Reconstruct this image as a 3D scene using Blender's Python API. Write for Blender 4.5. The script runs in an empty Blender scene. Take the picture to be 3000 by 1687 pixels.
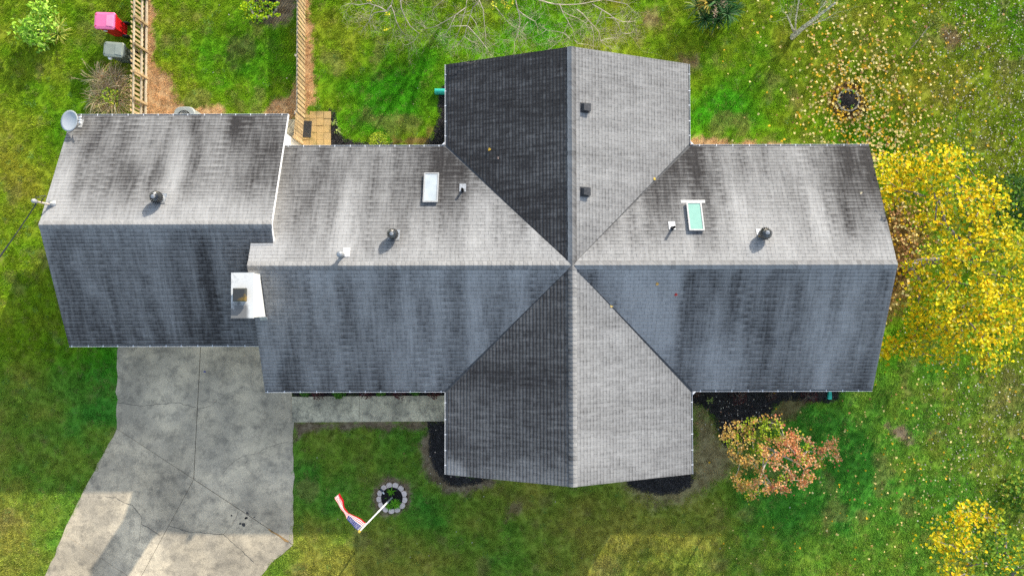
import bpy, math, random
import numpy as np
from mathutils import Vector, Matrix, Quaternion

SC = bpy.context.scene
COL = SC.collection
rad = math.radians

# ------------------------------------------------------------------ camera, sky, sun, exposure
CAM_H, TILT, ROLL, FPX = 28.9, 0.0226, 0.0020, 2000.0
cam = bpy.data.cameras.new('drone_camera')
cam.sensor_width = 36.0
cam.lens = 24.0
cam.clip_start = 0.1
cam.clip_end = 2000
camo = bpy.data.objects.new('drone_camera', cam)
camo.location = (0, 0, CAM_H)
camo.rotation_euler = (TILT, 0, -ROLL)
COL.objects.link(camo)
SC.camera = camo

TO_SUN = Vector((1.57, 2.43, 1.0)).normalized()
SUN_EL = math.asin(TO_SUN.z)
SUN_AZ = math.atan2(TO_SUN.x, TO_SUN.y)
world = bpy.data.worlds.new('World')
SC.world = world
world.use_nodes = True
wn = world.node_tree.nodes
sky = wn.new('ShaderNodeTexSky')
sky.sky_type = 'NISHITA'
sky.sun_disc = False
sky.sun_elevation = SUN_EL
sky.sun_rotation = SUN_AZ
# broken thin white cloud over the blue
tc = wn.new('ShaderNodeTexCoord'); cn = wn.new('ShaderNodeTexNoise'); cr = wn.new('ShaderNodeMapRange'); cm = wn.new('ShaderNodeMix')
cn.inputs['Scale'].default_value = 2.6; cn.inputs['Detail'].default_value = 5
cr.inputs[1].default_value = 0.36; cr.inputs[2].default_value = 0.60; cr.inputs[3].default_value = 0.0; cr.inputs[4].default_value = 0.38
cm.data_type = 'RGBA'; cm.inputs[7].default_value = (2.9, 2.95, 3.0, 1)
wl_ = world.node_tree.links
wl_.new(tc.outputs['Generated'], cn.inputs['Vector']); wl_.new(cn.outputs['Fac'], cr.inputs[0]); wl_.new(cr.outputs[0], cm.inputs[0])
wl_.new(sky.outputs[0], cm.inputs[6]); wl_.new(cm.outputs[2], wn['Background'].inputs[0])
wn['Background'].inputs[1].default_value = 0.15
sun = bpy.data.lights.new('sun', 'SUN')
sun.energy = 3.1
sun.angle = rad(0.6)
sun.color = (1.0, 0.95, 0.86)
suno = bpy.data.objects.new('sun', sun)
suno.location = (40, 60, 40)
suno.rotation_euler = TO_SUN.to_track_quat('Z', 'Y').to_euler()
COL.objects.link(suno)
SC.view_settings.view_transform = 'Standard'
SC.view_settings.look = 'None'
SC.view_settings.gamma = 1.0
SC.view_settings.use_curve_mapping = False
SC.view_settings.exposure = 1.18
SC.render.engine = 'CYCLES'
SC.cycles.use_denoising = False
SC.cycles.max_bounces = 6
SC.cycles.diffuse_bounces = 3

# ------------------------------------------------------------------ survey helpers
def ray(px, py):
    """direction through a pixel of the 3000 x 1687 photograph"""
    u, v = (px - 1500.0) / FPX, (843.5 - py) / FPX
    ct, st = math.cos(TILT), math.sin(TILT)
    X, Y, Z = u, v * ct + st, v * st - ct
    c, s = math.cos(-ROLL), math.sin(-ROLL)
    return (c * X - s * Y, s * X + c * Y, Z)

def P(px, py, z=0.0):
    """the spot at height z above the lawn that was surveyed at this pixel"""
    d = ray(px, py)
    t = (z - CAM_H) / d[2]
    return Vector((d[0] * t, d[1] * t, z))

def PP(pts, z=0.0):
    return [tuple(P(a, b, z)[:2]) for a, b in pts]

def hash2(ix, iy, seed):
    n = (ix.astype(np.int64) * 374761393 + iy.astype(np.int64) * 668265263 + seed * 1274126177) & 0xFFFFFFFF
    n = ((n ^ (n >> 13)) * 1274126177) & 0xFFFFFFFF
    n = n ^ (n >> 16)
    return (n & 0xFFFF) / 65535.0

def vnoise(x, y, seed=0):
    x = np.asarray(x, float); y = np.asarray(y, float)
    ix, iy = np.floor(x), np.floor(y)
    fx, fy = x - ix, y - iy
    fx = fx * fx * (3 - 2 * fx); fy = fy * fy * (3 - 2 * fy)
    a = hash2(ix, iy, seed); b = hash2(ix + 1, iy, seed)
    c = hash2(ix, iy + 1, seed); d = hash2(ix + 1, iy + 1, seed)
    return (a * (1 - fx) + b * fx) * (1 - fy) + (c * (1 - fx) + d * fx) * fy

def fbm(x, y, seed=0, oct=4):
    t, a, s = 0.0, 0.5, 0.0
    for i in range(oct):
        t = t + a * vnoise(np.asarray(x) * 2 ** i + 17.3 * i, np.asarray(y) * 2 ** i - 9.1 * i, seed + i)
        s += a
        a *= 0.5
    return t / s

def sdf(poly, x, y):
    """signed distance to a polygon, positive inside"""
    x = np.asarray(x, float); y = np.asarray(y, float)
    d = np.full(x.shape, 1e9); inside = np.zeros(x.shape, bool)
    n = len(poly)
    for i in range(n):
        ax, ay = poly[i]; bx, by = poly[(i + 1) % n]
        ex, ey = bx - ax, by - ay
        L = ex * ex + ey * ey + 1e-12
        t = np.clip(((x - ax) * ex + (y - ay) * ey) / L, 0, 1)
        d = np.minimum(d, np.hypot(x - ax - t * ex, y - ay - t * ey))
        cond = ((ay > y) != (by > y)) & (x < (bx - ax) * (y - ay) / (by - ay + 1e-12) + ax)
        inside ^= cond
    return np.where(inside, d, -d)

def sstep(a, b, x):
    t = np.clip((x - a) / (b - a), 0, 1)
    return t * t * (3 - 2 * t)

# ------------------------------------------------------------------ object helpers
WORIG = {}

def tag(o, label=None, cat=None, group=None, kind=None):
    if label: o['label'] = label
    if cat: o['category'] = cat
    if group: o['group'] = group
    if kind: o['kind'] = kind
    return o

def thing(name, loc, label, cat, group=None):
    o = bpy.data.objects.new(name, None)
    o.empty_display_size = 0.2
    o.location = loc
    COL.objects.link(o)
    WORIG[o] = Vector(loc)
    return tag(o, label, cat, group)

def place(o, parent, worldloc):
    COL.objects.link(o)
    w = Vector(worldloc)
    if parent is not None:
        o.parent = parent
        o.location = w - WORIG[parent]
    else:
        o.location = w
    WORIG[o] = w
    return o

class MB:
    def __init__(self):
        self.v = []; self.f = []; self.m = []; self.smooth = []
        self.mi = 0; self.sm = False
        self.col = None; self.vc = []
    def addv(self, pts):
        b = len(self.v)
        self.v.extend([tuple(p) for p in pts])
        if self.col is not None:
            self.vc.extend([self.col] * len(pts))
        return b
    def addf(self, f):
        self.f.append(tuple(f)); self.m.append(self.mi); self.smooth.append(self.sm)
    def face(self, pts):
        b = self.addv(pts); self.addf(range(b, b + len(pts)))
    def box(self, c, s, rz=0.0, M=None):
        hx, hy, hz = s[0] / 2, s[1] / 2, s[2] / 2
        pts = [Vector((x, y, z)) for z in (-hz, hz) for x, y in ((-hx, -hy), (hx, -hy), (hx, hy), (-hx, hy))]
        R = M if M is not None else Matrix.Rotation(rz, 3, 'Z')
        b = self.addv([R @ p + Vector(c) for p in pts])
        for f in ((0, 3, 2, 1), (4, 5, 6, 7), (0, 1, 5, 4), (1, 2, 6, 5), (2, 3, 7, 6), (3, 0, 4, 7)):
            self.addf([b + i for i in f])
    def hexa(self, p):
        """8 corners: bottom ring 0-3, top ring 4-7"""
        b = self.addv(p)
        for f in ((0, 3, 2, 1), (4, 5, 6, 7), (0, 1, 5, 4), (1, 2, 6, 5), (2, 3, 7, 6), (3, 0, 4, 7)):
            self.addf([b + i for i in f])
    def prism(self, bottom, top):
        n = len(bottom)
        b = self.addv(list(bottom) + list(top))
        self.addf([b + n + i for i in range(n)])
        self.addf([b + n - 1 - i for i in range(n)])
        for i in range(n):
            j = (i + 1) % n
            self.addf((b + i, b + j, b + n + j, b + n + i))
    def tube(self, pts, radii, n=6, caps=True):
        pts = [Vector(p) for p in pts]
        if not hasattr(radii, '__len__'): radii = [radii] * len(pts)
        b0 = len(self.v); ref = None
        for i, p in enumerate(pts):
            d = (pts[min(i + 1, len(pts) - 1)] - pts[max(i - 1, 0)])
            d = d.normalized() if d.length > 1e-9 else Vector((0, 0, 1))
            if ref is None or abs(ref.dot(d)) > 0.97:
                ref = Vector((1, 0, 0)) if abs(d.x) < 0.7 else Vector((0, 1, 0))
            a = d.cross(ref).normalized(); c = d.cross(a); ref = -c if False else ref
            self.addv([p + (a * math.cos(2 * math.pi * k / n) + c * math.sin(2 * math.pi * k / n)) * radii[i] for k in range(n)])
        for i in range(len(pts) - 1):
            for k in range(n):
                k2 = (k + 1) % n
                self.addf((b0 + i * n + k, b0 + i * n + k2, b0 + (i + 1) * n + k2, b0 + (i + 1) * n + k))
        if caps:
            self.addf([b0 + k for k in range(n)][::-1])
            self.addf([b0 + (len(pts) - 1) * n + k for k in range(n)])
    def lathe(self, prof, c, n=16, M=None):
        """profile of (radius, height) about a vertical axis"""
        R = M if M is not None else Matrix.Identity(3)
        b0 = len(self.v); c = Vector(c)
        for r, h in prof:
            self.addv([R @ Vector((r * math.cos(2 * math.pi * k / n), r * math.sin(2 * math.pi * k / n), h)) + c for k in range(n)])
        for i in range(len(prof) - 1):
            for k in range(n):
                k2 = (k + 1) % n
                self.addf((b0 + i * n + k, b0 + i * n + k2, b0 + (i + 1) * n + k2, b0 + (i + 1) * n + k))
        self.addf([b0 + k for k in range(n)][::-1])
        self.addf([b0 + (len(prof) - 1) * n + k for k in range(n)])
    def mesh(self, name, mats, origin=(0, 0, 0)):
        me = bpy.data.meshes.new(name)
        v = np.array(self.v, float).reshape(-1, 3) - np.array(origin, float)
        me.from_pydata(v.tolist(), [], self.f)
        if not isinstance(mats, (list, tuple)): mats = [mats]
        for m in mats: me.materials.append(m)
        if len(mats) > 1: me.polygons.foreach_set('material_index', self.m)
        if any(self.smooth): me.polygons.foreach_set('use_smooth', self.smooth)
        if self.col is not None or self.vc:
            at = me.color_attributes.new('col', 'FLOAT_COLOR', 'POINT')
            at.data.foreach_set('color', np.array([(c[0], c[1], c[2], 1.0) for c in self.vc], 'f').ravel())
        me.update()
        return me
    def build(self, name, mats, parent=None, origin=None):
        if origin is None:
            origin = WORIG[parent] if parent is not None else Vector((0, 0, 0))
        return place(bpy.data.objects.new(name, self.mesh(name, mats, origin)), parent, origin)

# ------------------------------------------------------------------ materials
class NT:
    def __init__(self, name):
        self.mat = bpy.data.materials.new(name)
        self.mat.use_nodes = True
        self.nt = self.mat.node_tree
        self.bsdf = self.nt.nodes['Principled BSDF']
        self.out = self.nt.nodes['Material Output']
        self.pos = None
    def n(self, t, **kw):
        x = self.nt.nodes.new(t)
        for k, v in kw.items(): setattr(x, k, v)
        return x
    def l(self, a, b): self.nt.links.new(a, b)
    def put(self, sock, v):
        if isinstance(v, (int, float)): sock.default_value = v
        elif isinstance(v, (tuple, list)):
            sock.default_value = tuple(v) + ((1.0,) if len(v) == 3 and len(sock.default_value) == 4 else ())
        else: self.l(v, sock)
    def position(self):
        if self.pos is None: self.pos = self.n('ShaderNodeNewGeometry').outputs['Position']
        return self.pos
    def noise(self, scale, detail=3, rough=0.55, vec=None, stretch=None):
        x = self.n('ShaderNodeTexNoise')
        x.inputs['Scale'].default_value = scale
        x.inputs['Detail'].default_value = detail
        x.inputs['Roughness'].default_value = rough
        v = vec if vec is not None else self.position()
        if stretch:
            mp = self.n('ShaderNodeMapping')
            mp.inputs['Scale'].default_value = stretch
            self.l(v, mp.inputs['Vector']); v = mp.outputs[0]
        self.l(v, x.inputs['Vector'])
        return x.outputs['Fac']
    def math(self, op, a, b=0.0, c=0.0, clamp=False):
        x = self.n('ShaderNodeMath', operation=op, use_clamp=clamp)
        for i, v in enumerate((a, b, c)): self.put(x.inputs[i], v)
        return x.outputs[0]
    def rng(self, v, a, b, c, d):
        x = self.n('ShaderNodeMapRange')
        for i, q in enumerate((v, a, b, c, d)): self.put(x.inputs[i], q)
        return x.outputs[0]
    def mix(self, f, a, b, mode='MIX'):
        x = self.n('ShaderNodeMix', data_type='RGBA', blend_type=mode)
        self.put(x.inputs[0], f); self.put(x.inputs[6], a); self.put(x.inputs[7], b)
        return x.outputs[2]
    def scale(self, colr, f):
        x = self.n('ShaderNodeVectorMath', operation='SCALE')
        self.put(x.inputs[0], colr); self.put(x.inputs['Scale'], f)
        return x.outputs[0]
    def attr(self, name, typ='GEOMETRY'):
        x = self.n('ShaderNodeAttribute', attribute_name=name, attribute_type=typ)
        return x
    def bump(self, h, strength=0.4, dist=0.02):
        x = self.n('ShaderNodeBump')
        x.inputs['Strength'].default_value = strength
        x.inputs['Distance'].default_value = dist
        self.l(h, x.inputs['Height']); self.l(x.outputs[0], self.bsdf.inputs['Normal'])
    def fin(self, colr, rough=0.85, spec=0.3, metal=0.0):
        self.put(self.bsdf.inputs['Base Color'], colr)
        self.put(self.bsdf.inputs['Roughness'], rough)
        self.bsdf.inputs['Specular IOR Level'].default_value = spec
        self.bsdf.inputs['Metallic'].default_value = metal
        return self.mat

def simple(name, c, rough=0.7, spec=0.3, metal=0.0, ns=6.0, amt=0.25, rnd=0.0, bump=0.0, stretch=None):
    k = NT(name)
    f = k.rng(k.noise(ns, 4, 0.6, stretch=stretch), 0.3, 0.7, 1 - amt, 1 + amt)
    if rnd:
        f = k.math('MULTIPLY', f, k.rng(k.n('ShaderNodeObjectInfo').outputs['Random'], 0, 1, 1 - rnd, 1 + rnd))
    if bump: k.bump(k.noise(ns * 6, 3, 0.6), bump, 0.01)
    return k.fin(k.scale(c, f), rough, spec, metal)

def leafmat(name, source):
    """leaf colour from the vertices ('col') or from the object; thin, so some light comes through"""
    k = NT(name)
    c = k.attr('col').outputs['Color'] if source == 'col' else (
        k.attr('col', 'INSTANCER').outputs['Color'] if source == 'inst' else k.n('ShaderNodeObjectInfo').outputs['Color'])
    k.fin(c, 0.7, 0.08 if source == 'inst' else 0.2)
    tr = k.n('ShaderNodeBsdfTranslucent')
    k.l(c, tr.inputs['Color'])
    mx = k.n('ShaderNodeMixShader')
    mx.inputs[0].default_value = 0.3
    k.l(k.bsdf.outputs[0], mx.inputs[1]); k.l(tr.outputs[0], mx.inputs[2])
    k.l(mx.outputs[0], k.out.inputs['Surface'])
    return k.mat

M = {}
M['leaf'] = leafmat('leaf_green_yellow', 'col')
M['leaf_obj'] = leafmat('single_leaf', 'obj')
M['white_metal'] = simple('white_painted_aluminium', (0.8, 0.8, 0.8), 0.45, 0.4, ns=3, amt=0.08)
M['gutter_dirt'] = simple('gutter_silt', (0.06, 0.055, 0.05), 0.9, 0.1, ns=9, amt=0.5)
M['siding'] = simple('white_siding', (0.8, 0.79, 0.76), 0.6, 0.3, ns=1.5, amt=0.05)
M['deck'] = simple('roof_felt', (0.10, 0.10, 0.10), 0.95, 0.1)
M['trim'] = simple('white_fascia_paint', (0.78, 0.77, 0.76), 0.5, 0.3, ns=2, amt=0.06)
M['dark_metal'] = simple('dark_bronze_metal', (0.05, 0.05, 0.052), 0.4, 0.5, 0.3, ns=12, amt=0.4)
M['grey_metal'] = simple('weathered_grey_metal', (0.32, 0.33, 0.34), 0.45, 0.5, 0.5, ns=14, amt=0.3)
M['light_metal'] = simple('pale_flashing_metal', (0.34, 0.34, 0.335), 0.55, 0.4, 0.2, ns=10, amt=0.15)
M['black_plastic'] = simple('black_plastic', (0.015, 0.015, 0.016), 0.5, 0.4)
M['rubber'] = simple('grey_rubber', (0.055, 0.057, 0.06), 0.8, 0.2, ns=20, amt=0.3)
M['wood'] = simple('weathered_fence_wood', (0.42, 0.30, 0.16), 0.8, 0.15, ns=5, amt=0.3, rnd=0.22, bump=0.2)
M['wood_pale'] = simple('silvered_fence_wood', (0.44, 0.37, 0.26), 0.8, 0.15, ns=5, amt=0.25, rnd=0.15, bump=0.2)  # paler wood: sunlight on the rail tops put into the colour
M['bark_grey'] = simple('grey_bark', (0.22, 0.195, 0.17), 0.9, 0.1, ns=14, amt=0.5, bump=0.5)
M['bark_pale'] = simple('pale_bare_twigs', (0.42, 0.36, 0.28), 0.85, 0.15, ns=6, amt=0.35)
M['bark_lichen'] = simple('lichen_bark', (0.46, 0.43, 0.35), 0.9, 0.1, ns=11, amt=0.75, bump=0.5)
M['wood_end'] = simple('sawn_wood', (0.55, 0.47, 0.33), 0.8, 0.1, ns=20, amt=0.3)
M['paver'] = None
M['edge_stone'] = simple('pinkish_concrete_edging', (0.66, 0.54, 0.47), 0.9, 0.15, ns=22, amt=0.22, rnd=0.12, bump=0.3)
M['grey_stone'] = simple('grey_concrete_edging', (0.26, 0.235, 0.18), 0.9, 0.15, ns=18, amt=0.3, rnd=0.18, bump=0.3)
M['mulch_soil'] = simple('black_mulch_bed', (0.02, 0.018, 0.017), 0.95, 0.1, ns=30, amt=0.6, bump=0.6)
M['teal'] = simple('teal_green_plastic', (0.02, 0.36, 0.28), 0.4, 0.4, ns=4, amt=0.1)
M['pole_white'] = simple('white_flagpole_paint', (0.78, 0.78, 0.77), 0.35, 0.4, ns=5, amt=0.06)
M['pole_grey'] = simple('grey_flagpole_sleeve', (0.33, 0.36, 0.37), 0.4, 0.4, ns=8, amt=0.15)
M['gold'] = simple('gold_finial', (0.75, 0.48, 0.08), 0.3, 0.5, 0.6)
M['dish'] = simple('pale_grey_dish_paint', (0.40, 0.42, 0.43), 0.3, 0.5, ns=2, amt=0.08)
M['cable'] = simple('black_cable', (0.045, 0.045, 0.05), 0.6, 0.3)
M['ac_metal'] = simple('grey_green_painted_steel', (0.27, 0.285, 0.265), 0.5, 0.4, ns=6, amt=0.12)
M['rusty_pipe'] = simple('rusty_pale_conduit', (0.56, 0.46, 0.38), 0.6, 0.3, ns=25, amt=0.35)

def shingle_material():
    k = NT('asphalt_shingles')
    dirt_shade = k.attr('dirt').outputs['Fac']; rnd = k.attr('rnd').outputs['Fac']; tv = k.attr('tv').outputs['Fac']
    su = k.attr('suv').outputs['Vector']
    st = k.noise(1.0, 5, 0.62, su, (9.0, 1.1, 1))
    fine = k.noise(55, 2, 0.6)
    d = k.math('ADD', dirt_shade, k.math('MULTIPLY', k.math('SUBTRACT', rnd, 0.5), 0.12))
    d = k.math('ADD', d, k.math('MULTIPLY', k.math('SUBTRACT', st, 0.5), 0.70))
    d = k.math('ADD', d, k.math('MULTIPLY', k.math('SUBTRACT', fine, 0.5), 0.25))
    blot = k.noise(1.0, 3, 0.6, su, (5.0, 2.2, 1))
    butt = k.math('POWER', k.math('SUBTRACT', 1.0, tv), 4.0)  # grime plus a painted shadow line along each course's lower edge
    butt = k.math('MULTIPLY', butt, k.rng(blot, 0.36, 0.66, 0.16, 0.62))
    d = k.math('ADD', d, butt, clamp=True)
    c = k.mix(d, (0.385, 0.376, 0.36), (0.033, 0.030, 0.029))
    k.bump(k.noise(160, 2, 0.7), 0.35, 0.004)
    return k.fin(c, 0.88, 0.22)
M['shingle'] = shingle_material()

def concrete_material(name, a, b, dark, scale=0.6):
    k = NT(name)
    f = k.rng(k.noise(scale, 5, 0.62), 0.38, 0.6, 0, 1)
    c = k.mix(f, a, b)
    g = k.noise(scale * 3.1, 5, 0.7)
    c = k.mix(k.rng(g, 0.46, 0.70, 0, 0.9), c, dark)
    big = k.noise(0.33, 3, 0.5)
    c = k.scale(c, k.rng(big, 0.35, 0.65, 0.78, 1.18))
    pale = k.noise(1.7, 4, 0.7, stretch=(1, 1, 1))
    c = k.mix(k.rng(pale, 0.60, 0.70, 0, 0.5), c, a)
    sp = k.noise(26, 3, 0.75)
    c = k.scale(c, k.rng(sp, 0.3, 0.7, 0.62, 1.32))
    k.bump(k.noise(45, 3, 0.7), 0.4, 0.006)
    return k.fin(c, 0.9, 0.2)
M['drive'] = concrete_material('old_driveway_concrete', (0.70, 0.57, 0.385), (0.48, 0.40, 0.285), (0.25, 0.212, 0.158))
M['walk'] = concrete_material('mossy_walkway_concrete', (0.72, 0.62, 0.42), (0.46, 0.40, 0.28), (0.18, 0.16, 0.125), 1.1)
M['crack'] = simple('dark_crack', (0.07, 0.066, 0.06), 0.95, 0.05, ns=20, amt=0.5)
M['oil'] = simple('oil_stain', (0.05, 0.045, 0.04), 0.7, 0.3, ns=14, amt=0.4)
M['rust_joint'] = simple('rust_orange_joint_filler', (0.36, 0.21, 0.08), 0.9, 0.1, ns=20, amt=0.3)

def paver_material():
    k = NT('tan_paver')
    r = k.n('ShaderNodeObjectInfo').outputs['Random']
    c = k.mix(r, (0.50, 0.33, 0.13), (0.42, 0.29, 0.13))
    c = k.mix(k.rng(k.noise(2.2, 4, 0.6), 0.5, 0.72, 0, 0.8), c, (0.2, 0.17, 0.06))
    c = k.scale(c, k.rng(k.noise(30, 3, 0.6), 0.3, 0.7, 0.85, 1.12))
    k.bump(k.noise(60, 2, 0.6), 0.2, 0.004)
    return k.fin(c, 0.9, 0.2)
M['paver'] = paver_material()

def ground_material():
    k = NT('lawn_soil_and_turf')
    c = k.attr('gcol').outputs['Color']
    f = k.math('MULTIPLY', k.rng(k.noise(38, 3, 0.75), 0.3, 0.7, 0.5, 1.45), k.rng(k.noise(7, 3, 0.65), 0.3, 0.7, 0.8, 1.2))
    k.bump(k.noise(30, 3, 0.7), 0.7, 0.03)
    return k.fin(k.scale(c, f), 0.95, 0.1)
M['ground'] = ground_material()
M['grass'] = leafmat('grass_blades', 'inst')
def inst_plain(name, rough):
    k = NT(name)
    return k.fin(k.attr('col', 'INSTANCER').outputs['Color'], rough, 0.2)
M['chips'] = inst_plain('bark_chips', 0.85)

# ------------------------------------------------------------------ lawn, soil, beds
def circ(px, py, r, n=20):
    return [(px + r * math.cos(2 * math.pi * i / n), py + r * math.sin(2 * math.pi * i / n)) for i in range(n)]

TAN, BROWN, LITTER = (0.50, 0.31, 0.15), (0.25, 0.19, 0.115), (0.15, 0.085, 0.03)
SOIL = [
    (TAN, 0.12, [(424, -90), (450, -90), (452, 205), (505, 225), (522, 290), (560, 318), (655, 316), (655, 350), (416, 350), (422, 200)]),
    (TAN, 0.10, [(889, -90), (911, -90), (912, 150), (922, 270), (934, 300), (905, 324), (880, 335), (886, 150)]),
    (TAN, 0.14, [(877, 230), (856, 262), (850, 288), (800, 296), (765, 345), (890, 350), (886, 230)]),
    (BROWN, 0.15, [(862, -60), (870, 55), (832, 70), (792, 82), (762, 78), (738, 60), (730, 15), (760, -60)]),
    (TAN, 0.10, [(2023, 404), (2100, 408), (2200, 414), (2310, 420), (2310, 440), (2010, 440)]),
    (BROWN, 0.16, [(1248, 1236), (1320, 1236), (1320, 1385), (1480, 1404), (1450, 1425), (1365, 1452), (1300, 1442), (1262, 1410), (1238, 1360), (1230, 1300), (1246, 1262)]),
    (BROWN, 0.10, [(866, 1234), (1262, 1232), (1262, 1257), (1000, 1254), (900, 1262), (868, 1292)]),
    ((0.30, 0.25, 0.12), 0.5, [(1820, 1400), (2020, 1385), (2030, 1180), (2075, 1200), (2110, 1290), (2142, 1330), (2120, 1400), (2060, 1442), (2000, 1478), (1920, 1478), (1845, 1440)]),
    ((0.2, 0.17, 0.07), 0.2, [(2240, 1262), (2260, 1200), (2300, 1160), (2392, 1168), (2330, 1215)]),
    (BROWN, 0.10, circ(1148, 1458, 58)),
    (LITTER, 0.2, circ(2486, 296, 56)),
    ((0.20, 0.13, 0.04), 0.8, [(2560, 640), (2640, 600), (2720, 700), (2690, 850), (2620, 930), (2560, 960)]),
    (BROWN, 0.12, [(2590, 1235), (2660, 1255), (2690, 1300), (2660, 1305), (2600, 1270)]),
    ((0.3, 0.21, 0.09), 0.2, [(1990, 160), (2045, 165), (2050, 200), (1990, 200)]),
    ((0.2, 0.15, 0.04), 0.12, [(1148, 408), (1240, 396), (1276, 372), (1262, 430), (1140, 430)]),
    ((0.24, 0.17, 0.07), 0.25, [(2745, 80), (2810, 90), (2825, 130), (2770, 140)]),
    ((0.26, 0.21, 0.08), 0.3, [(1880, 40), (1940, 20), (1930, 70), (1870, 80)]),
    ((0.24, 0.19, 0.08), 0.15, [(1490, 1470), (1530, 1468), (1520, 1500), (1480, 1520)]),
]
MULCH = [
    [(966, 320), (980, 328), (983, 364), (995, 394), (1008, 412), (1080, 424), (1150, 424), (1150, 460), (960, 460)],
    [(1320, 250), (1283, 256), (1286, 300), (1290, 336), (1281, 368), (1272, 395), (1248, 424), (1240, 460), (1320, 460)],
    [(1256, 1234), (1330, 1234), (1330, 1385), (1432, 1402), (1382, 1416), (1340, 1421), (1306, 1412), (1276, 1372), (1260, 1320), (1263, 1280)],
    [(1835, 1400), (1990, 1380), (2034, 1385), (2022, 1420), (1990, 1440), (1930, 1446), (1880, 1436), (1845, 1420)],
    [(2025, 1120), (2458, 1120), (2454, 1168), (2427, 1176), (2349, 1168), (2287, 1172), (2256, 1203), (2248, 1230), (2217, 1245), (2190, 1292), (2125, 1305), (2097, 1241), (2074, 1195), (2035, 1182), (2020, 1150)],
    [(850, 1100), (1320, 1100), (1320, 1160), (858, 1162)],
    circ(2486, 294, 31), circ(1148, 1458, 40),
]
SOILW = [(c, w, PP(p)) for c, w, p in SOIL]
MULCHW = [PP(p) for p in MULCH]
# greener and yellower turf patches: (pixel x, y, radius, tone) tone > 0 greener, < 0 yellower
PATCH = [(1165, 270, 120, 1.0), (1290, 150, 90, 0.9), (1080, 330, 90, 0.4), (640, 160, 90, 0.5), (700, 250, 90, 0.5), (1575, 70, 80, 0.9),
         (2210, 220, 110, 0.6), (2110, 300, 120, 0.7), (2060, 340, 80, 0.5), (290, 1080, 110, 0.8), (260, 1180, 120, 0.5), (330, 1230, 60, 0.4), (130, 350, 120, 0.2),
         (2480, 1290, 200, 0.7), (2330, 1400, 180, 0.7), (2560, 1420, 200, 0.5), (2200, 1480, 140, 0.6), (2640, 1100, 160, 0.7), (1260, 1500, 110, 0.8), (1140, 1330, 130, 0.5),
         (900, 1400, 140, 0.6), (1500, 1570, 60, 0.6), (1460, 1660, 80, 0.4), (1000, 1500, 100, 0.4), (2900, 420, 150, 0.2), (70, 120, 110, 0.1), (170, 930, 150, 0.5),
         (60, 1560, 160, -0.5), (960, 1660, 120, -0.6), (1050, 1660, 150, -0.5), (1900, 1600, 220, -0.6), (1200, 1640, 140, -0.4), (2750, 180, 220, -0.6), (2900, 300, 200, -0.4),
         (1880, 80, 130, -0.6), (1000, 150, 130, -0.4), (60, 480, 120, -0.5), (560, 60, 120, -0.3), (430, 80, 60, 0.1), (1500, 1480, 150, -0.5), (1750, 1480, 150, -0.4),
         (2250, 60, 200, -0.3), (2600, 30, 160, 0.0), (100, 600, 150, -0.2), (1700, 1640, 120, -0.5), (2050, 1570, 160, -0.4), (2800, 1200, 200, -0.5), (2000, 100, 90, 0.3)]
PATCHW = [(P(a, b), r * CAM_H / FPX, t) for a, b, r, t in PATCH]

def soil_mulch(x, y):
    wx = (fbm(x * 1.7, y * 1.7, 5) - 0.5) * 0.5 + (fbm(x * 7, y * 7, 9, 3) - 0.5) * 0.28
    m = np.zeros(x.shape)
    for p in MULCHW:
        m = np.maximum(m, sstep(-0.04, 0.05, sdf(p, x, y) + wx * 0.45))
    s = np.zeros(x.shape); sc = np.zeros(x.shape + (3,)); sc[...] = BROWN
    for c, w, p in SOILW:
        k = sstep(-w, w, sdf(p, x, y) + wx)
        upd = k > s
        sc[upd] = c
        s = np.maximum(s, k)
    return s, sc, m

def turf_col(x, y):
    t = (fbm(x * 0.32, y * 0.32, 21) - 0.5) * 1.6 + (fbm(x * 1.3, y * 1.3, 31) - 0.5) * 1.3
    for c, r, k in PATCHW:
        d2 = ((x - c.x) ** 2 + (y - c.y) ** 2) / (r * r)
        t = t + k * np.exp(-d2 * 1.1) * 1.1
    t = np.clip(t, -1, 1.15)[..., None]
    mid = np.array((0.215, 0.365, 0.011)); green_tone = np.array((0.080, 0.355, 0.009)); dry = np.array((0.375, 0.375, 0.032))  # dry: just the yellower patch tone
    c = np.where(t > 0, mid + (green_tone - mid) * np.clip(t, 0, 1), mid + (dry - mid) * np.clip(-t, 0, 1))
    fr_ = (sstep(-1.5, -4.0, y + 0.8 * (fbm(x * .4, y * .4, 66) - .5)) * 0.55)[..., None]      # front lawn greyed and lifted, its shaded look put into the colour
    c = c * (1 - fr_) + (c * np.array((0.92, 0.86, 1.0)) + np.array((0.035, 0.035, 0.045))) * fr_
    th = sstep(0.62, 0.76, fbm(x * 0.9 + 40, y * 0.9, 77))[..., None] * 0.5      # thin straw patches
    return c * (1 - th) + np.array((0.32, 0.27, 0.09)) * th

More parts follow.
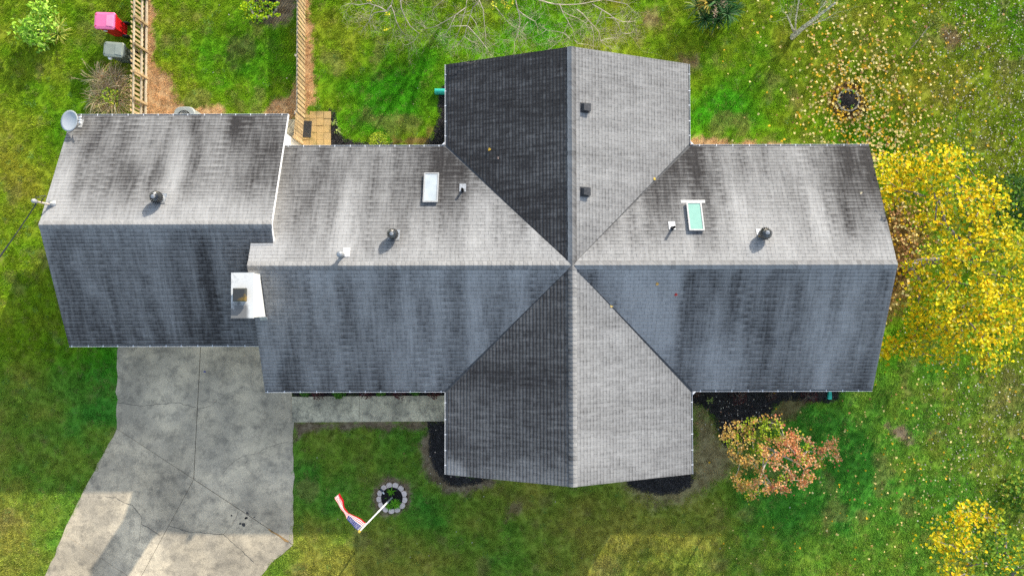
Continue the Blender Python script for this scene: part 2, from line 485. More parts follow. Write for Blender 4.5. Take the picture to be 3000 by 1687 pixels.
gx = np.concatenate([[-600, -120, -45, -30], np.arange(-25.5, 25.6, 0.125), [30, 45, 120, 600]])
gy = np.concatenate([[-600, -120, -45, -22], np.arange(-15.5, 17.6, 0.125), [22, 45, 120, 600]])
X, Y = np.meshgrid(gx, gy)
s_, sc_, m_ = soil_mulch(X, Y)
gc = turf_col(X, Y) * (0.42 + 0.43 * ((abs(X) < 25.3) & (Y > -14.8) & (Y < 16.8)))[..., None]
gc = gc * (1 - s_[..., None]) + sc_ * s_[..., None] * (0.75 + 0.5 * fbm(X * 4, Y * 4, 3)[..., None])
gc = gc * (1 - m_[..., None]) + np.array((0.026, 0.022, 0.019)) * m_[..., None]
ny, nx = X.shape
me = bpy.data.meshes.new('lawn')
V = np.stack([X, Y, np.zeros_like(X)], -1).reshape(-1, 3)
idx = np.arange(nx * ny).reshape(ny, nx)
F = np.stack([idx[:-1, :-1], idx[:-1, 1:], idx[1:, 1:], idx[1:, :-1]], -1).reshape(-1, 4)
me.vertices.add(len(V)); me.vertices.foreach_set('co', V.astype('f').ravel())
me.loops.add(F.size); me.loops.foreach_set('vertex_index', F.astype('i').ravel())
me.polygons.add(len(F)); me.polygons.foreach_set('loop_start', np.arange(0, F.size, 4, dtype='i'))
at = me.color_attributes.new('gcol', 'FLOAT_COLOR', 'POINT')
at.data.foreach_set('color', np.concatenate([gc.reshape(-1, 3), np.ones((nx * ny, 1))], 1).astype('f').ravel())
me.materials.append(M['ground'])
me.update(calc_edges=True); me.validate()
lawn = bpy.data.objects.new('lawn', me)
COL.objects.link(lawn)
tag(lawn, 'green lawn with worn brown soil patches around the house', 'lawn', kind='structure')

def scatter(name, pts, rot, scl, col, variants, mat, label, cat):
    """one object whose points carry small instanced meshes (grass, straw, chips)"""
    me = bpy.data.meshes.new(name)
    n = len(pts)
    me.vertices.add(n); me.vertices.foreach_set('co', np.asarray(pts, 'f').ravel())
    a = me.attributes.new('rot', 'FLOAT_VECTOR', 'POINT'); a.data.foreach_set('vector', np.asarray(rot, 'f').ravel())
    a = me.attributes.new('scl', 'FLOAT_VECTOR', 'POINT'); a.data.foreach_set('vector', np.asarray(scl, 'f').ravel())
    a = me.attributes.new('col', 'FLOAT_COLOR', 'POINT')
    a.data.foreach_set('color', np.concatenate([col, np.ones((n, 1))], 1).astype('f').ravel())
    a = me.attributes.new('pick', 'INT', 'POINT'); a.data.foreach_set('value', (np.arange(n) % len(variants)).astype('i'))
    o = bpy.data.objects.new(name, me); COL.objects.link(o)
    coll = bpy.data.collections.new(name + '_pieces')
    for i, vm in enumerate(variants):
        vm.materials.clear(); vm.materials.append(mat)
        coll.objects.link(bpy.data.objects.new('%s_piece_%d' % (name, i), vm))
    ng = bpy.data.node_groups.new(name, 'GeometryNodeTree')
    ng.interface.new_socket('Geometry', in_out='INPUT', socket_type='NodeSocketGeometry')
    ng.interface.new_socket('Geometry', in_out='OUTPUT', socket_type='NodeSocketGeometry')
    N, L = ng.nodes, ng.links
    gi, go = N.new('NodeGroupInput'), N.new('NodeGroupOutput')
    iop = N.new('GeometryNodeInstanceOnPoints')
    ci = N.new('GeometryNodeCollectionInfo'); ci.inputs['Collection'].default_value = coll
    ci.inputs['Separate Children'].default_value = True
    ci.inputs['Reset Children'].default_value = True
    def na(nm, t):
        x = N.new('GeometryNodeInputNamedAttribute'); x.data_type = t; x.inputs['Name'].default_value = nm
        return x.outputs['Attribute']
    L.new(gi.outputs[0], iop.inputs['Points'])
    L.new(ci.outputs[0], iop.inputs['Instance'])
    iop.inputs['Pick Instance'].default_value = True
    L.new(na('pick', 'INT'), iop.inputs['Instance Index'])
    L.new(na('rot', 'FLOAT_VECTOR'), iop.inputs['Rotation'])
    L.new(na('scl', 'FLOAT_VECTOR'), iop.inputs['Scale'])
    L.new(iop.outputs[0], go.inputs[0])
    md = o.modifiers.new('scatter', 'NODES'); md.node_group = ng
    return tag(o, label, cat, kind='stuff')

rs = np.random.RandomState(11)

def blade_tile(seed, n, rad_, lmin, lmax, wmin, wmax, up):
    r = np.random.RandomState(seed); b = MB()
    for _ in range(n):
        a, q = r.uniform(0, 6.283), rad_ * math.sqrt(r.uniform()); x, y = q * math.cos(a), q * math.sin(a)
        h = r.uniform(0, 6.283); L = r.uniform(lmin, lmax); w = r.uniform(wmin, wmax)
        lean = r.uniform(0.6, 1.35) if up else r.uniform(1.2, 1.5)
        dx, dy = math.cos(h), math.sin(h); px, py = -dy * w, dx * w
        z1, q1 = L * 0.55 * math.cos(lean * 0.6), L * 0.55 * math.sin(lean * 0.6)
        z2, q2 = z1 + L * 0.45 * math.cos(lean * 1.3), q1 + L * 0.45 * math.sin(lean * 1.3)
        z2 = max(z2, 0.006)
        i = b.addv([(x - px, y - py, 0), (x + px, y + py, 0), (x + dx * q1 + px * .8, y + dy * q1 + py * .8, z1),
                    (x + dx * q1 - px * .8, y + dy * q1 - py * .8, z1), (x + dx * q2, y + dy * q2, z2)])
        b.addf((i, i + 1, i + 2, i + 3)); b.addf((i + 3, i + 2, i + 4))
    return b.mesh('blades_%d' % seed, M['grass'])

HOUSE_FOOT = [[(-16.6, -1.1), (-9.05, -1.1), (-9.05, 6.8), (-16.6, 6.8)], [(-9.05, -2.9), (13.4, -2.9), (13.4, 5.6), (-9.05, 5.6)],
              [(-2.1, -6.1), (6.45, -6.1), (6.45, 8.8), (-2.1, 8.8)]]
DRIVE_L = [(345, 980), (343.5, 1125), (341.6, 1191), (342.8, 1255), (318, 1300), (279.5, 1377), (248, 1432), (186, 1562), (132, 1687), (45, 1880)]
DRIVE_R = [(850, 980), (857, 1110), (857, 1160), (863.5, 1237), (860, 1292), (861, 1373), (860, 1595), (792, 1653), (765, 1687), (640, 1880)]
DRIVE = PP(DRIVE_L + DRIVE_R[::-1])
WALK = PP([(857, 1160.5), (1330, 1157), (1330, 1232.5), (857, 1236)])
PAVE = [(-8.9, 5.5), (-7.66, 5.5), (-7.66, 8.2), (-8.9, 8.2)]
STOOP = [(-9.95, 6.3), (-8.93, 6.3), (-8.93, 7.83), (-9.95, 7.83)]
KEEPOFF = HOUSE_FOOT + [DRIVE, WALK, PAVE, STOOP]

def lawn_points(n):
    x = rs.uniform(-25, 25, n); y = rs.uniform(-14.5, 16.5, n)
    bad = np.zeros(n, bool)
    for i, p in enumerate(KEEPOFF):
        bad |= sdf(p, x, y) > (0.0 if i != 3 else (fbm(x * 3, y * 3, 8) - 0.45) * 0.16)
    x, y = x[~bad], y[~bad]
    s, c, m = soil_mulch(x, y)
    return x, y, s, c, m

gxp, gyp, gs, gsc, gm = lawn_points(108000)
keep = rs.uniform(0, 1, len(gxp)) > np.maximum(gs * 1.15, gm * 1.4)
x, y = gxp[keep], gyp[keep]
n = len(x)
jit = rs.normal(0, 1, n)
gcol = turf_col(x, y) * (1 + 0.30 * np.clip(jit, -1.8, 2.2))[:, None]
gcol *= (0.82 + 0.36 * fbm(x * 5, y * 5, 44, 3))[:, None]
odd = rs.uniform(0, 1, n)
gcol[odd < 0.07] = gcol[odd < 0.07] * 0.5 + np.array((0.28, 0.23, 0.08)) * 0.75
gcol[odd > 0.985] = np.array((0.20, 0.36, 0.08))
sc = (0.65 + 0.55 * fbm(x * 3, y * 3, 60, 3)) * rs.uniform(0.75, 1.3, n)
scatter('lawn_grass', np.stack([x, y, np.zeros(n)], 1), np.stack([np.zeros(n), np.zeros(n), rs.uniform(0, 6.28, n)], 1),
        np.stack([sc, sc, sc], 1), np.clip(gcol, 0.004, 0.9), [blade_tile(i, 30, 0.115, 0.05, 0.095, 0.0045, 0.009, True) for i in range(4)],
        M['grass'], 'short mown grass covering the lawn around the house', 'grass')

# straw and dead blades over the bare soil
sel = (gs > 0.35) & (gm < 0.4) & (rs.uniform(0, 1, len(gs)) < 0.75)
x, y, c = gxp[sel], gyp[sel], gsc[sel]
n = len(x)
c = c * (0.5 + 1.1 * rs.uniform(0, 1, n))[:, None] * np.array((1.1, 1.05, 1.0))
scatter('soil_straw', np.stack([x, y, np.zeros(n) + 0.004], 1), np.stack([np.zeros(n), np.zeros(n), rs.uniform(0, 6.28, n)], 1),
        np.ones((n, 3)) * rs.uniform(0.7, 1.2, (n, 1)), np.clip(c, 0.01, 0.8), [blade_tile(20 + i, 16, 0.11, 0.04, 0.11, 0.004, 0.009, False) for i in range(3)],
        M['grass'], 'dry straw and dead grass lying on bare brown soil', 'straw')

# bark chips in the black beds
def chip(seed):
    r = np.random.RandomState(seed); b = MB()
    for _ in range(7):
        b.box((r.uniform(-.07, .07), r.uniform(-.07, .07), r.uniform(.008, .03)), (r.uniform(.03, .07), r.uniform(.008, .02), .008),
              M=Matrix.Rotation(r.uniform(0, 6.28), 3, 'Z') @ Matrix.Rotation(r.uniform(-.5, .5), 3, 'Y'))
    return b.mesh('chips_%d' % seed, M['chips'])
x = rs.uniform(-9.2, 19, 240000); y = rs.uniform(-9, 9, 240000)
mk = np.zeros(len(x), bool)
for p in MULCHW: mk |= sdf(p, x, y) > -0.03
for p in HOUSE_FOOT + [WALK, PAVE]: mk &= sdf(p, x, y) < 0
x, y = x[mk], y[mk]; n = len(x)
tone = np.where(rs.uniform(0, 1, n) < 0.05, 0.10, rs.uniform(0.012, 0.055, n))
scatter('mulch_chips', np.stack([x, y, np.zeros(n)], 1), np.stack([np.zeros(n), np.zeros(n), rs.uniform(0, 6.28, n)], 1),
        np.ones((n, 3)), tone[:, None] * np.array((1.0, 0.92, 0.88)), [chip(40 + i) for i in range(4)], M['chips'],
        'black bark mulch in the beds along the house walls', 'mulch')

# ------------------------------------------------------------------ driveway, walkway, patio
def slab_poly(pts_world, top, name, mat, parent, gap=0.012, label=None):
    c = np.mean(np.array(pts_world), 0)
    n = len(pts_world); A = np.array(pts_world)
    area = 0.5 * sum(A[i][0] * A[(i + 1) % n][1] - A[(i + 1) % n][0] * A[i][1] for i in range(n))
    if area < 0: A = A[::-1]
    out = []
    for i in range(n):                                   # inset every edge by the joint width
        p0, p1, p2 = A[i - 1], A[i], A[(i + 1) % n]
        d1 = (p1 - p0) / (np.linalg.norm(p1 - p0) + 1e-9); d2 = (p2 - p1) / (np.linalg.norm(p2 - p1) + 1e-9)
        n1, n2 = np.array((-d1[1], d1[0])), np.array((-d2[1], d2[0]))
        b = n1 + n2; b = b / max(b.dot(n1), 0.3)
        out.append(p1 + b * gap)
    b = MB()
    b.prism([(q[0], q[1], -0.08) for q in out], [(q[0], q[1], top) for q in out])
    o = b.build(name, mat, parent, origin=Vector((c[0], c[1], 0)))
    if label: o['label'] = label
    return o

def rough_line(pts, step=0.22, amp=0.02, seed=1):
    r = np.random.RandomState(seed); out = [Vector(pts[0])]
    for a, b in zip(pts[:-1], pts[1:]):
        a, b = Vector(a), Vector(b); k = max(1, int((b - a).length / step))
        d = (b - a).normalized() if (b - a).length > 0 else Vector((1, 0))
        nrm = Vector((-d.y, d.x))
        for i in range(1, k + 1):
            out.append(a + (b - a) * (i / k) + (nrm * r.normal(0, amp) if i < k else nrm * 0))
    return out

def strip(pts, w, z, name, mat, parent, seed=1, amp=0.02, step=0.15):
    L = rough_line([Vector(p).to_2d() for p in pts], step, amp, seed)
    r = np.random.RandomState(seed); b = MB(); ids = []
    for i, p in enumerate(L):
        d = (L[min(i + 1, len(L) - 1)] - L[max(i - 1, 0)]).normalized(); nrm = Vector((-d.y, d.x)) * (w * r.uniform(0.4, 1.1) / 2)
        ids.append(b.addv([(p.x + nrm.x, p.y + nrm.y, z), (p.x - nrm.x, p.y - nrm.y, z)]))
    for i in range(len(ids) - 1):
        b.addf((ids[i], ids[i] + 1, ids[i + 1] + 1, ids[i + 1]))
    return b.build(name, mat, parent)

drive = tag(bpy.data.objects.new('driveway', None), 'cracked grey concrete driveway in front of the garage', 'driveway', kind='structure')
COL.objects.link(drive); WORIG[drive] = Vector((0, 0, 0))
def edge(pts, a, b, seed):
    w = PP(pts)[a:b]
    return [(p.x, p.y) for p in rough_line([Vector(q) for q in w], 0.3, 0.025, seed)]
J0, J1, J2, J3 = (590.5, 980), (568.7, 1402.6), (405, 1704), (310, 1880)
jl1, jl2 = (342.8, 1255), (186, 1562)
jr1 = (860, 1595)
wj = lambda *p: PP(p)
slab_poly(wj(J0) + wj(J1) + edge(DRIVE_L, 0, 4, 1)[::-1], 0.035, 'slab', M['drive'], drive, 0.013)
slab_poly(wj(J0) + edge(DRIVE_R, 0, 7, 2) + wj(J1), 0.035, 'slab', M['drive'], drive, 0.013)
slab_poly(edge(DRIVE_L, 3, 8, 3) + wj(J2) + wj(J1), 0.030, 'slab', M['drive'], drive, 0.004)
slab_poly(wj(J1) + edge(DRIVE_R, 6, 10, 4) + wj(J3) + wj(J2), 0.032, 'slab', M['drive'], drive, 0.013)
slab_poly(edge(DRIVE_L, 7, 10, 5) + wj(J3) + wj(J2), 0.034, 'slab', M['drive'], drive, 0.006)
b = MB()
q = np.array(DRIVE); cc = q.mean(0)
b.face([tuple(cc + (p - cc) * 0.985) + (0.006,) for p in q][::-1])
b.build('joint_bed', M['crack'], drive)
def z7(x, y): return (x / 2.576, 1125 + y / 2.576)
CR = [[(885, 135), (1000, 155), (1090, 165), (1200, 150), (1350, 138), (1480, 175)],
      [(1500, 185), (1590, 165), (1640, 120), (1720, 80), (1850, 10)],
      [(1690, 660), (1770, 580), (1850, 540), (1960, 515), (2050, 465), (2190, 430)],
      [(800, 845), (880, 850), (940, 890), (1000, 910), (1050, 970), (1070, 1000), (1068, 1050), (1140, 1090), (1215, 1140)],
      [(1068, 1050), (1062, 1120), (1055, 1185)],
      [(1275, 1060), (1350, 1085), (1430, 1110), (1560, 1120), (1690, 1130), (1800, 1230), (1920, 1340)],
      [(1800, 960), (1760, 1050), (1690, 1130)]]
for i, c in enumerate(CR):
    strip([P(*z7(*p)) for p in c], 0.017 if i in (0, 3, 5) else 0.010, 0.0385, 'crack', M['crack'], drive, 30 + i, 0.018, 0.12)
strip([P(*z7(*p)) for p in [(2030, 1090), (2110, 1140), (2180, 1185)]], 0.09, 0.0385, 'rust_stain', M['rust_joint'], drive, 50)
b = MB()
r = random.Random(4)
for (sx, sy, rr) in [(1868, 968, .05), (1862, 1005, .06), (1921, 1002, .035), (1840, 1055, .09), (1815, 1050, .05), (1880, 975, .03), (1750, 988, .04), (1855, 1010, .04)]:
    c = P(*z7(sx, sy))
    b.face([(c.x + rr * r.uniform(.7, 1.2) * math.cos(k * .628), c.y + rr * r.uniform(.6, 1.1) * math.sin(k * .628), 0.0385) for k in range(10)])
b.build('oil_stain', M['oil'], drive)

walk = tag(bpy.data.objects.new('walkway', None), 'pale concrete front walk from the driveway along the planting bed', 'walkway', kind='structure')
COL.objects.link(walk); WORIG[walk] = Vector((0, 0, 0))
slab_poly(PP([(857, 1160.5), (1054.6, 1159), (1053.5, 1234.4), (857, 1236)]), 0.10, 'slab', M['walk'], walk, 0.006)
slab_poly(PP([(1054.6, 1159), (1330, 1157), (1330, 1232.5), (1053.5, 1234.4)]), 0.10, 'slab', M['walk'], walk, 0.006)

patio = tag(bpy.data.objects.new('patio', None), 'small patio of square tan pavers beside the back gate', 'patio', kind='structure')
COL.objects.link(patio); WORIG[patio] = Vector((0, 0, 0))
pv = MB(); pv.box((0, 0, 0.0), (0.292, 0.292, 0.09))
pvm = pv.mesh('paver', M['paver'])
hv = MB(); hv.box((0, 0, 0.0), (0.292, 0.14, 0.08)); hvm = hv.mesh('paver_half', M['paver'])
r = random.Random(9)
for i in range(4):
    for j in range(9):
        cx, cy = -8.745 + 0.303 * i, 8.03 - 0.303 * j
        if i == 0 and j == 0:
            o = bpy.data.objects.new('paver', hvm); cy -= 0.06
        else:
            o = bpy.data.objects.new('paver', pvm)
        o.rotation_euler = (r.uniform(-.012, .012), r.uniform(-.012, .012), r.uniform(-.02, .02))
        place(o, patio, (cx + r.uniform(-.006, .006), cy + r.uniform(-.006, .006), r.uniform(-0.012, 0.01)))
b = MB()
b.prism([(x_, y_, -0.05) for x_, y_ in STOOP], [(x_, y_, 0.07) for x_, y_ in STOOP])
tag(b.build('doorstep', M['walk']), 'mottled concrete step beside the white garage wall behind the gate', 'step', kind='structure')

# ------------------------------------------------------------------ the house
E0 = 2.6
KM, KG = 0.3894, 0.3978
MX0, MX1, MY0, MY1, MR = -9.486, 13.825, -3.399, 6.127, 1.364
GX0, GX1, GY0, GY1, GR = -17.026, -8.670, -1.634, 7.353, 2.860
WX0, WX1, WY0, WY1, WR = -2.588, 6.921, -6.534, 9.2625, 2.1665
RZ = E0 + KM * (MR - MY0)
RZG = E0 + KG * (GR - GY0)
house = thing('house', (0, 0, 0), 'single storey white house with a grey shingled cross gable roof and attached garage', 'house')

# eave: (origin, along, upslope, slope factor)
SL = {
    'GN': (Vector((GX1, GY1)), Vector((-1, 0)), Vector((0, -1)), KG), 'GS': (Vector((GX0, GY0)), Vector((1, 0)), Vector((0, 1)), KG),
    'MN': (Vector((MX1, MY1)), Vector((-1, 0)), Vector((0, -1)), KM), 'MS': (Vector((MX0, MY0)), Vector((1, 0)), Vector((0, 1)), KM),
    'WW': (Vector((WX0, WY1)), Vector((0, -1)), Vector((1, 0)), KM), 'WE': (Vector((WX1, WY0)), Vector((0, 1)), Vector((-1, 0)), KM)}
def zs(s, x, y):
    o, U, V, k = SL[s]
    return E0 + k * ((x - o.x) * V.x + (y - o.y) * V.y)
def on_roof(s, px, py, off=0.0):
    """where the pixel's ray meets a roof plane raised by off"""
    d = ray(px, py)
    o, U, V, k = SL[s]
    den = d[2] - k * (d[0] * V.x + d[1] * V.y)
    t = (E0 + off - k * (o.x * V.x + o.y * V.y) - CAM_H) / den
    return Vector((d[0] * t, d[1] * t, CAM_H + d[2] * t))
def slope_frame(s):
    o, U, V, k = SL[s]
    u = Vector((U.x, U.y, 0)); v = Vector((V.x, V.y, k)).normalized()
    return Matrix((u, v, u.cross(v))).transposed()

PIECES = [   # (slope, convex plan polygons)
    ('GN', [(GX0, GR), (GX0, GY1), (GX1, GY1), (GX1, GR)]),
    ('GS', [(GX0, GR), (GX1, GR), (GX1, 2.205), (-9.3, 2.205), (-9.3, GY0), (GX0, GY0)]),
    ('MN', [(MX0, MR), (MX0, 2.205), (-9.0, 2.205), (-9.0, MY1), (WX0, MY1), (WR, MR)]),
    ('MN', [(WR, MR), (WX1, MY1), (MX1, MY1), (MX1, MR)]),
    ('MS', [(MX0, MR), (WR, MR), (WX0, MY0), (MX0, MY0)]),
    ('MS', [(WR, MR), (MX1, MR), (MX1, MY0), (WX1, MY0)]),
    ('WW', [(WR, MR), (WX0, MY1), (WX0, WY1), (WR, WY1)]),
    ('WW', [(WR, MR), (WR, WY0), (WX0, WY0), (WX0, MY0)]),
    ('WE', [(WR, MR), (WR, WY1), (WX1, WY1), (WX1, MY1)]),
    ('WE', [(WR, MR), (WX1, MY0), (WX1, WY0), (WR, WY0)])]
CONVEX = {1: [[(GX0, GR), (GX0, GY0), (-9.3, GY0), (-9.3, GR)], [(-9.3, GR), (-9.3, 2.205), (GX1, 2.205), (GX1, GR)]],
          2: [[(WR, MR), (-9.0, MR), (-9.0, MY1), (WX0, MY1)], [(-9.0, MR), (MX0, MR), (MX0, 2.205), (-9.0, 2.205)]]}

def clip(poly, cl):
    """Sutherland-Hodgman, cl counter-clockwise"""
    for i in range(len(cl)):
        ax, ay = cl[i]; bx, by = cl[(i + 1) % len(cl)]
        nx_, ny_ = -(by - ay), bx - ax
        out = []
        for j in range(len(poly)):
            p, q = poly[j], poly[(j + 1) % len(poly)]
            dp = (p[0] - ax) * nx_ + (p[1] - ay) * ny_; dq = (q[0] - ax) * nx_ + (q[1] - ay) * ny_
            if dp >= 0: out.append(p)
            if (dp >= 0) != (dq >= 0):
                t = dp / (dp - dq); out.append((p[0] + (q[0] - p[0]) * t, p[1] + (q[1] - p[1]) * t))
        poly = out
        if len(poly) < 3: return []
    return poly
def ccw(p):
    a = sum(p[i][0] * p[(i + 1) % len(p)][1] - p[(i + 1) % len(p)][0] * p[i][1] for i in range(len(p)))
    return p if a > 0 else p[::-1]
def shrink(poly, d):
    c = ccw(poly); out = []
    n = len(c)
    for i in range(n):
        p0, p1, p2 = Vector(c[i - 1]), Vector(c[i]), Vector(c[(i + 1) % n])
        a, b_ = (p1 - p0).normalized(), (p2 - p1).normalized()
        n1, n2 = Vector((-a.y, a.x)), Vector((-b_.y, b_.x)); bis = n1 + n2
        bis = bis / max(bis.dot(n1), 0.25)
        out.append(tuple(p1 + bis * d))
    return out

decks = []
for i, (s, poly) in enumerate(PIECES):
    b = MB()
    c = ccw(poly)
    b.prism([(x, y, zs(s, x, y) - (0.12 if s[0] == 'G' else 0.19)) for x, y in c], [(x, y, zs(s, x, y) - 0.012) for x, y in c])
    nside = len(c)
    me_ = b.mesh('roof', [M['trim'], M['deck']])
    idx_ = [0] * len(me_.polygons); idx_[0] = 1
    me_.polygons.foreach_set('material_index', idx_)
    decks.append(place(bpy.data.objects.new('roof', me_), house, (0, 0, 0)))

# staining of each piece on a base tone that also paints its slope's light and shade (u along eave, h 0 at eave .. 1 at ridge)
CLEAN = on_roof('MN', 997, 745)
def stain_shade(i, s, x, y, u, h):
    n1 = fbm(u * 0.75 + 31 * i, h * 0.9, 100 + i, 3); n2 = fbm(u * 3.4 + 11 * i, h * 1.5, 140 + i, 3)
    st = (n1 - 0.5) * 1.0 + (sstep(0.25, 0.75, n2) - 0.5) * 0.36
    if i == 0:
        d = 0.50 * sstep(1.0, 0.55, h) + 0.10 * sstep(0.5, 0.1, h) + 0.12 + st * sstep(1.05, 0.6, h)
        d = d - 0.42 * sstep(GX0 + 1.1, GX0 + 0.2, x)
    elif i == 1: d = 0.53 + st * 0.72 + 0.12 * sstep(0.5, 0.0, h) - 0.12 * sstep(0.75, 1, h)
    elif i == 2:
        d = 0.33 + 0.28 * sstep(0.85, 0.1, h) + st * 0.8 * sstep(1.05, 0.7, h) - 0.12 * sstep(0.7, 1, h)
        w = 0.16 + 0.25 * h
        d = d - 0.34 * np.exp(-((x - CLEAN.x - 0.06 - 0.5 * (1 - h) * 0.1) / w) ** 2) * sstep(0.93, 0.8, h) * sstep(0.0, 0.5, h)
        d = d - 0.3 * sstep(-8.2, -8.6, x)
        d = d + 0.18 * np.exp(-(((x + 0.5) / 2.2) ** 2 + ((y - 5.0) / 1.6) ** 2))
    elif i == 3: d = 0.30 + 0.38 * sstep(0.85, 0.15, h) + st * 0.9 * sstep(1.05, 0.7, h) - 0.14 * sstep(0.7, 1, h)
    elif i == 4: d = 0.29 + st * 1.0 + 0.12 * sstep(0.3, 0.0, h) - 0.08 * sstep(0.75, 1, h)
    elif i == 5: d = 0.35 + st * 1.0 + 0.14 * sstep(0.35, 0.0, h) - 0.06 * sstep(0.75, 1, h)
    elif i == 6: d = 0.90 + st * 0.18 - 0.10 * np.exp(-((y - 4.6) / 0.35) ** 2) * sstep(0.4, 0.7, h) - 0.10 * np.exp(-((y - 6.1) / 0.25) ** 2) * sstep(0.4, 0.8, h)  # west slopes: shade painted into the base tone besides streaks
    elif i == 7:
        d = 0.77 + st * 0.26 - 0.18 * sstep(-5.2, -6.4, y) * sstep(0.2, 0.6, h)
        d = d - 0.42 * sstep(0.9, 0.55, np.hypot((x + 2.45) / 1.0, (y + 6.55) / 0.85))  # lit corner patch painted in by a lighter tone
    elif i == 8: d = 0.34 + st * 0.36 + 0.10 * sstep(0.6, 0.0, h)
    else: d = 0.33 + st * 0.36 + 0.08 * sstep(0.5, 0.0, h)
    return np.clip(d, 0.02, 0.98)

EXPO, TABW, LIFT = 0.124, 0.305, 0.013
rsh = np.random.RandomState(5)
singles = []
fields = []
def shingle_geo(s, poly, tabquad):
    """top ring and bottom ring of one clipped tab"""
    o, U, V, k = SL[s]
    v0, v1 = tabquad
    top, bot, tv = [], [], []
    for (u, v) in poly:
        t = (v - v0) / (v1 - v0)
        x, y = o.x + U.x * u + V.x * v, o.y + U.y * u + V.y * v
        z = E0 + k * v
        top.append((x, y, z + LIFT * (1 - t) + 0.001)); bot.append((x, y, z - 0.010)); tv.append(t)
    return top, bot, tv

class Shing:
    def __init__(self): self.v = []; self.f = []; self.tv = []; self.rnd = []; self.u = []
    def add(self, top, bot, tv, rnd, uv):
        b = len(self.v); n = len(top)
        self.v += top + bot; self.tv += tv + tv; self.rnd += [rnd] * (2 * n); self.u += uv + uv
        self.f.append(tuple(range(b, b + n)))
        for i in range(n):
            j = (i + 1) % n
            self.f.append((b + i, b + n + i, b + n + j, b + j))
    def obj(self, name, i, s, parent):
        me = bpy.data.meshes.new(name)
        v = np.array(self.v); me.from_pydata(v.tolist(), [], self.f)
        u = np.array(self.u)
        half = {'G': 4.4935, 'M': 4.763, 'W': 4.754}[s[0]]
        d = stain_shade(i, s, v[:, 0], v[:, 1], u[:, 0], u[:, 1] / half)
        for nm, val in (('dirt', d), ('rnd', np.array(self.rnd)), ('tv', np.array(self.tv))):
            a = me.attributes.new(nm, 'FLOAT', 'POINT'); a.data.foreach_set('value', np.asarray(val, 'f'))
        a = me.attributes.new('suv', 'FLOAT_VECTOR', 'POINT')
        a.data.foreach_set('vector', np.stack([u[:, 0] + 40 * i, u[:, 1], np.zeros(len(u))], 1).astype('f').ravel())
        me.materials.append(M['shingle'])
        o = bpy.data.objects.new(name, me)
        return place(o, parent, (0, 0, 0))

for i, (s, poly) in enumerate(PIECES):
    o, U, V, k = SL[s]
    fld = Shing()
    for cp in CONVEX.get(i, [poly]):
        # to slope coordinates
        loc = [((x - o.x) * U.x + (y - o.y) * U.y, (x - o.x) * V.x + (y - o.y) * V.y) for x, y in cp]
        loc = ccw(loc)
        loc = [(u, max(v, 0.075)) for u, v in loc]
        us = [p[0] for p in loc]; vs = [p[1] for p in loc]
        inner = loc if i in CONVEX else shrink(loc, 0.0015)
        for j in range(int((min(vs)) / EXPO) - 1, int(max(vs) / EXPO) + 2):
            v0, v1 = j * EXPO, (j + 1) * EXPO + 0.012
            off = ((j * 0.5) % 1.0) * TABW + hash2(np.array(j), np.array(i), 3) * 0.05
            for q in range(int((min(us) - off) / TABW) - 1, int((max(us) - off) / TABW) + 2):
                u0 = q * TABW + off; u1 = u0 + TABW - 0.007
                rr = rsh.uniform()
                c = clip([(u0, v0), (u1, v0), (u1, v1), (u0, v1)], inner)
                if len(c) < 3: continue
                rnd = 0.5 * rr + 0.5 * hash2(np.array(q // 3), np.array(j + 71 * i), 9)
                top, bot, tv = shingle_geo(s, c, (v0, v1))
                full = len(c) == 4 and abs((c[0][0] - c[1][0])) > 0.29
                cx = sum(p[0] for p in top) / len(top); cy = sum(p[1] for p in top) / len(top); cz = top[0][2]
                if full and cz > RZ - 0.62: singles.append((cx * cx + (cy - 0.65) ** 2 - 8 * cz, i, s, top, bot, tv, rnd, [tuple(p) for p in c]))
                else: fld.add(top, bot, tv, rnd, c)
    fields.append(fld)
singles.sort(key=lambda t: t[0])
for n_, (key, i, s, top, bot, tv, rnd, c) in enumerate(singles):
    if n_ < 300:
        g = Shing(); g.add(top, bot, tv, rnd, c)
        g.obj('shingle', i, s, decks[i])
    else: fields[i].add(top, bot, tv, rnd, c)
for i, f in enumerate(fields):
    tag(f.obj('shingle_field', i, PIECES[i][0], decks[i]), kind='stuff')

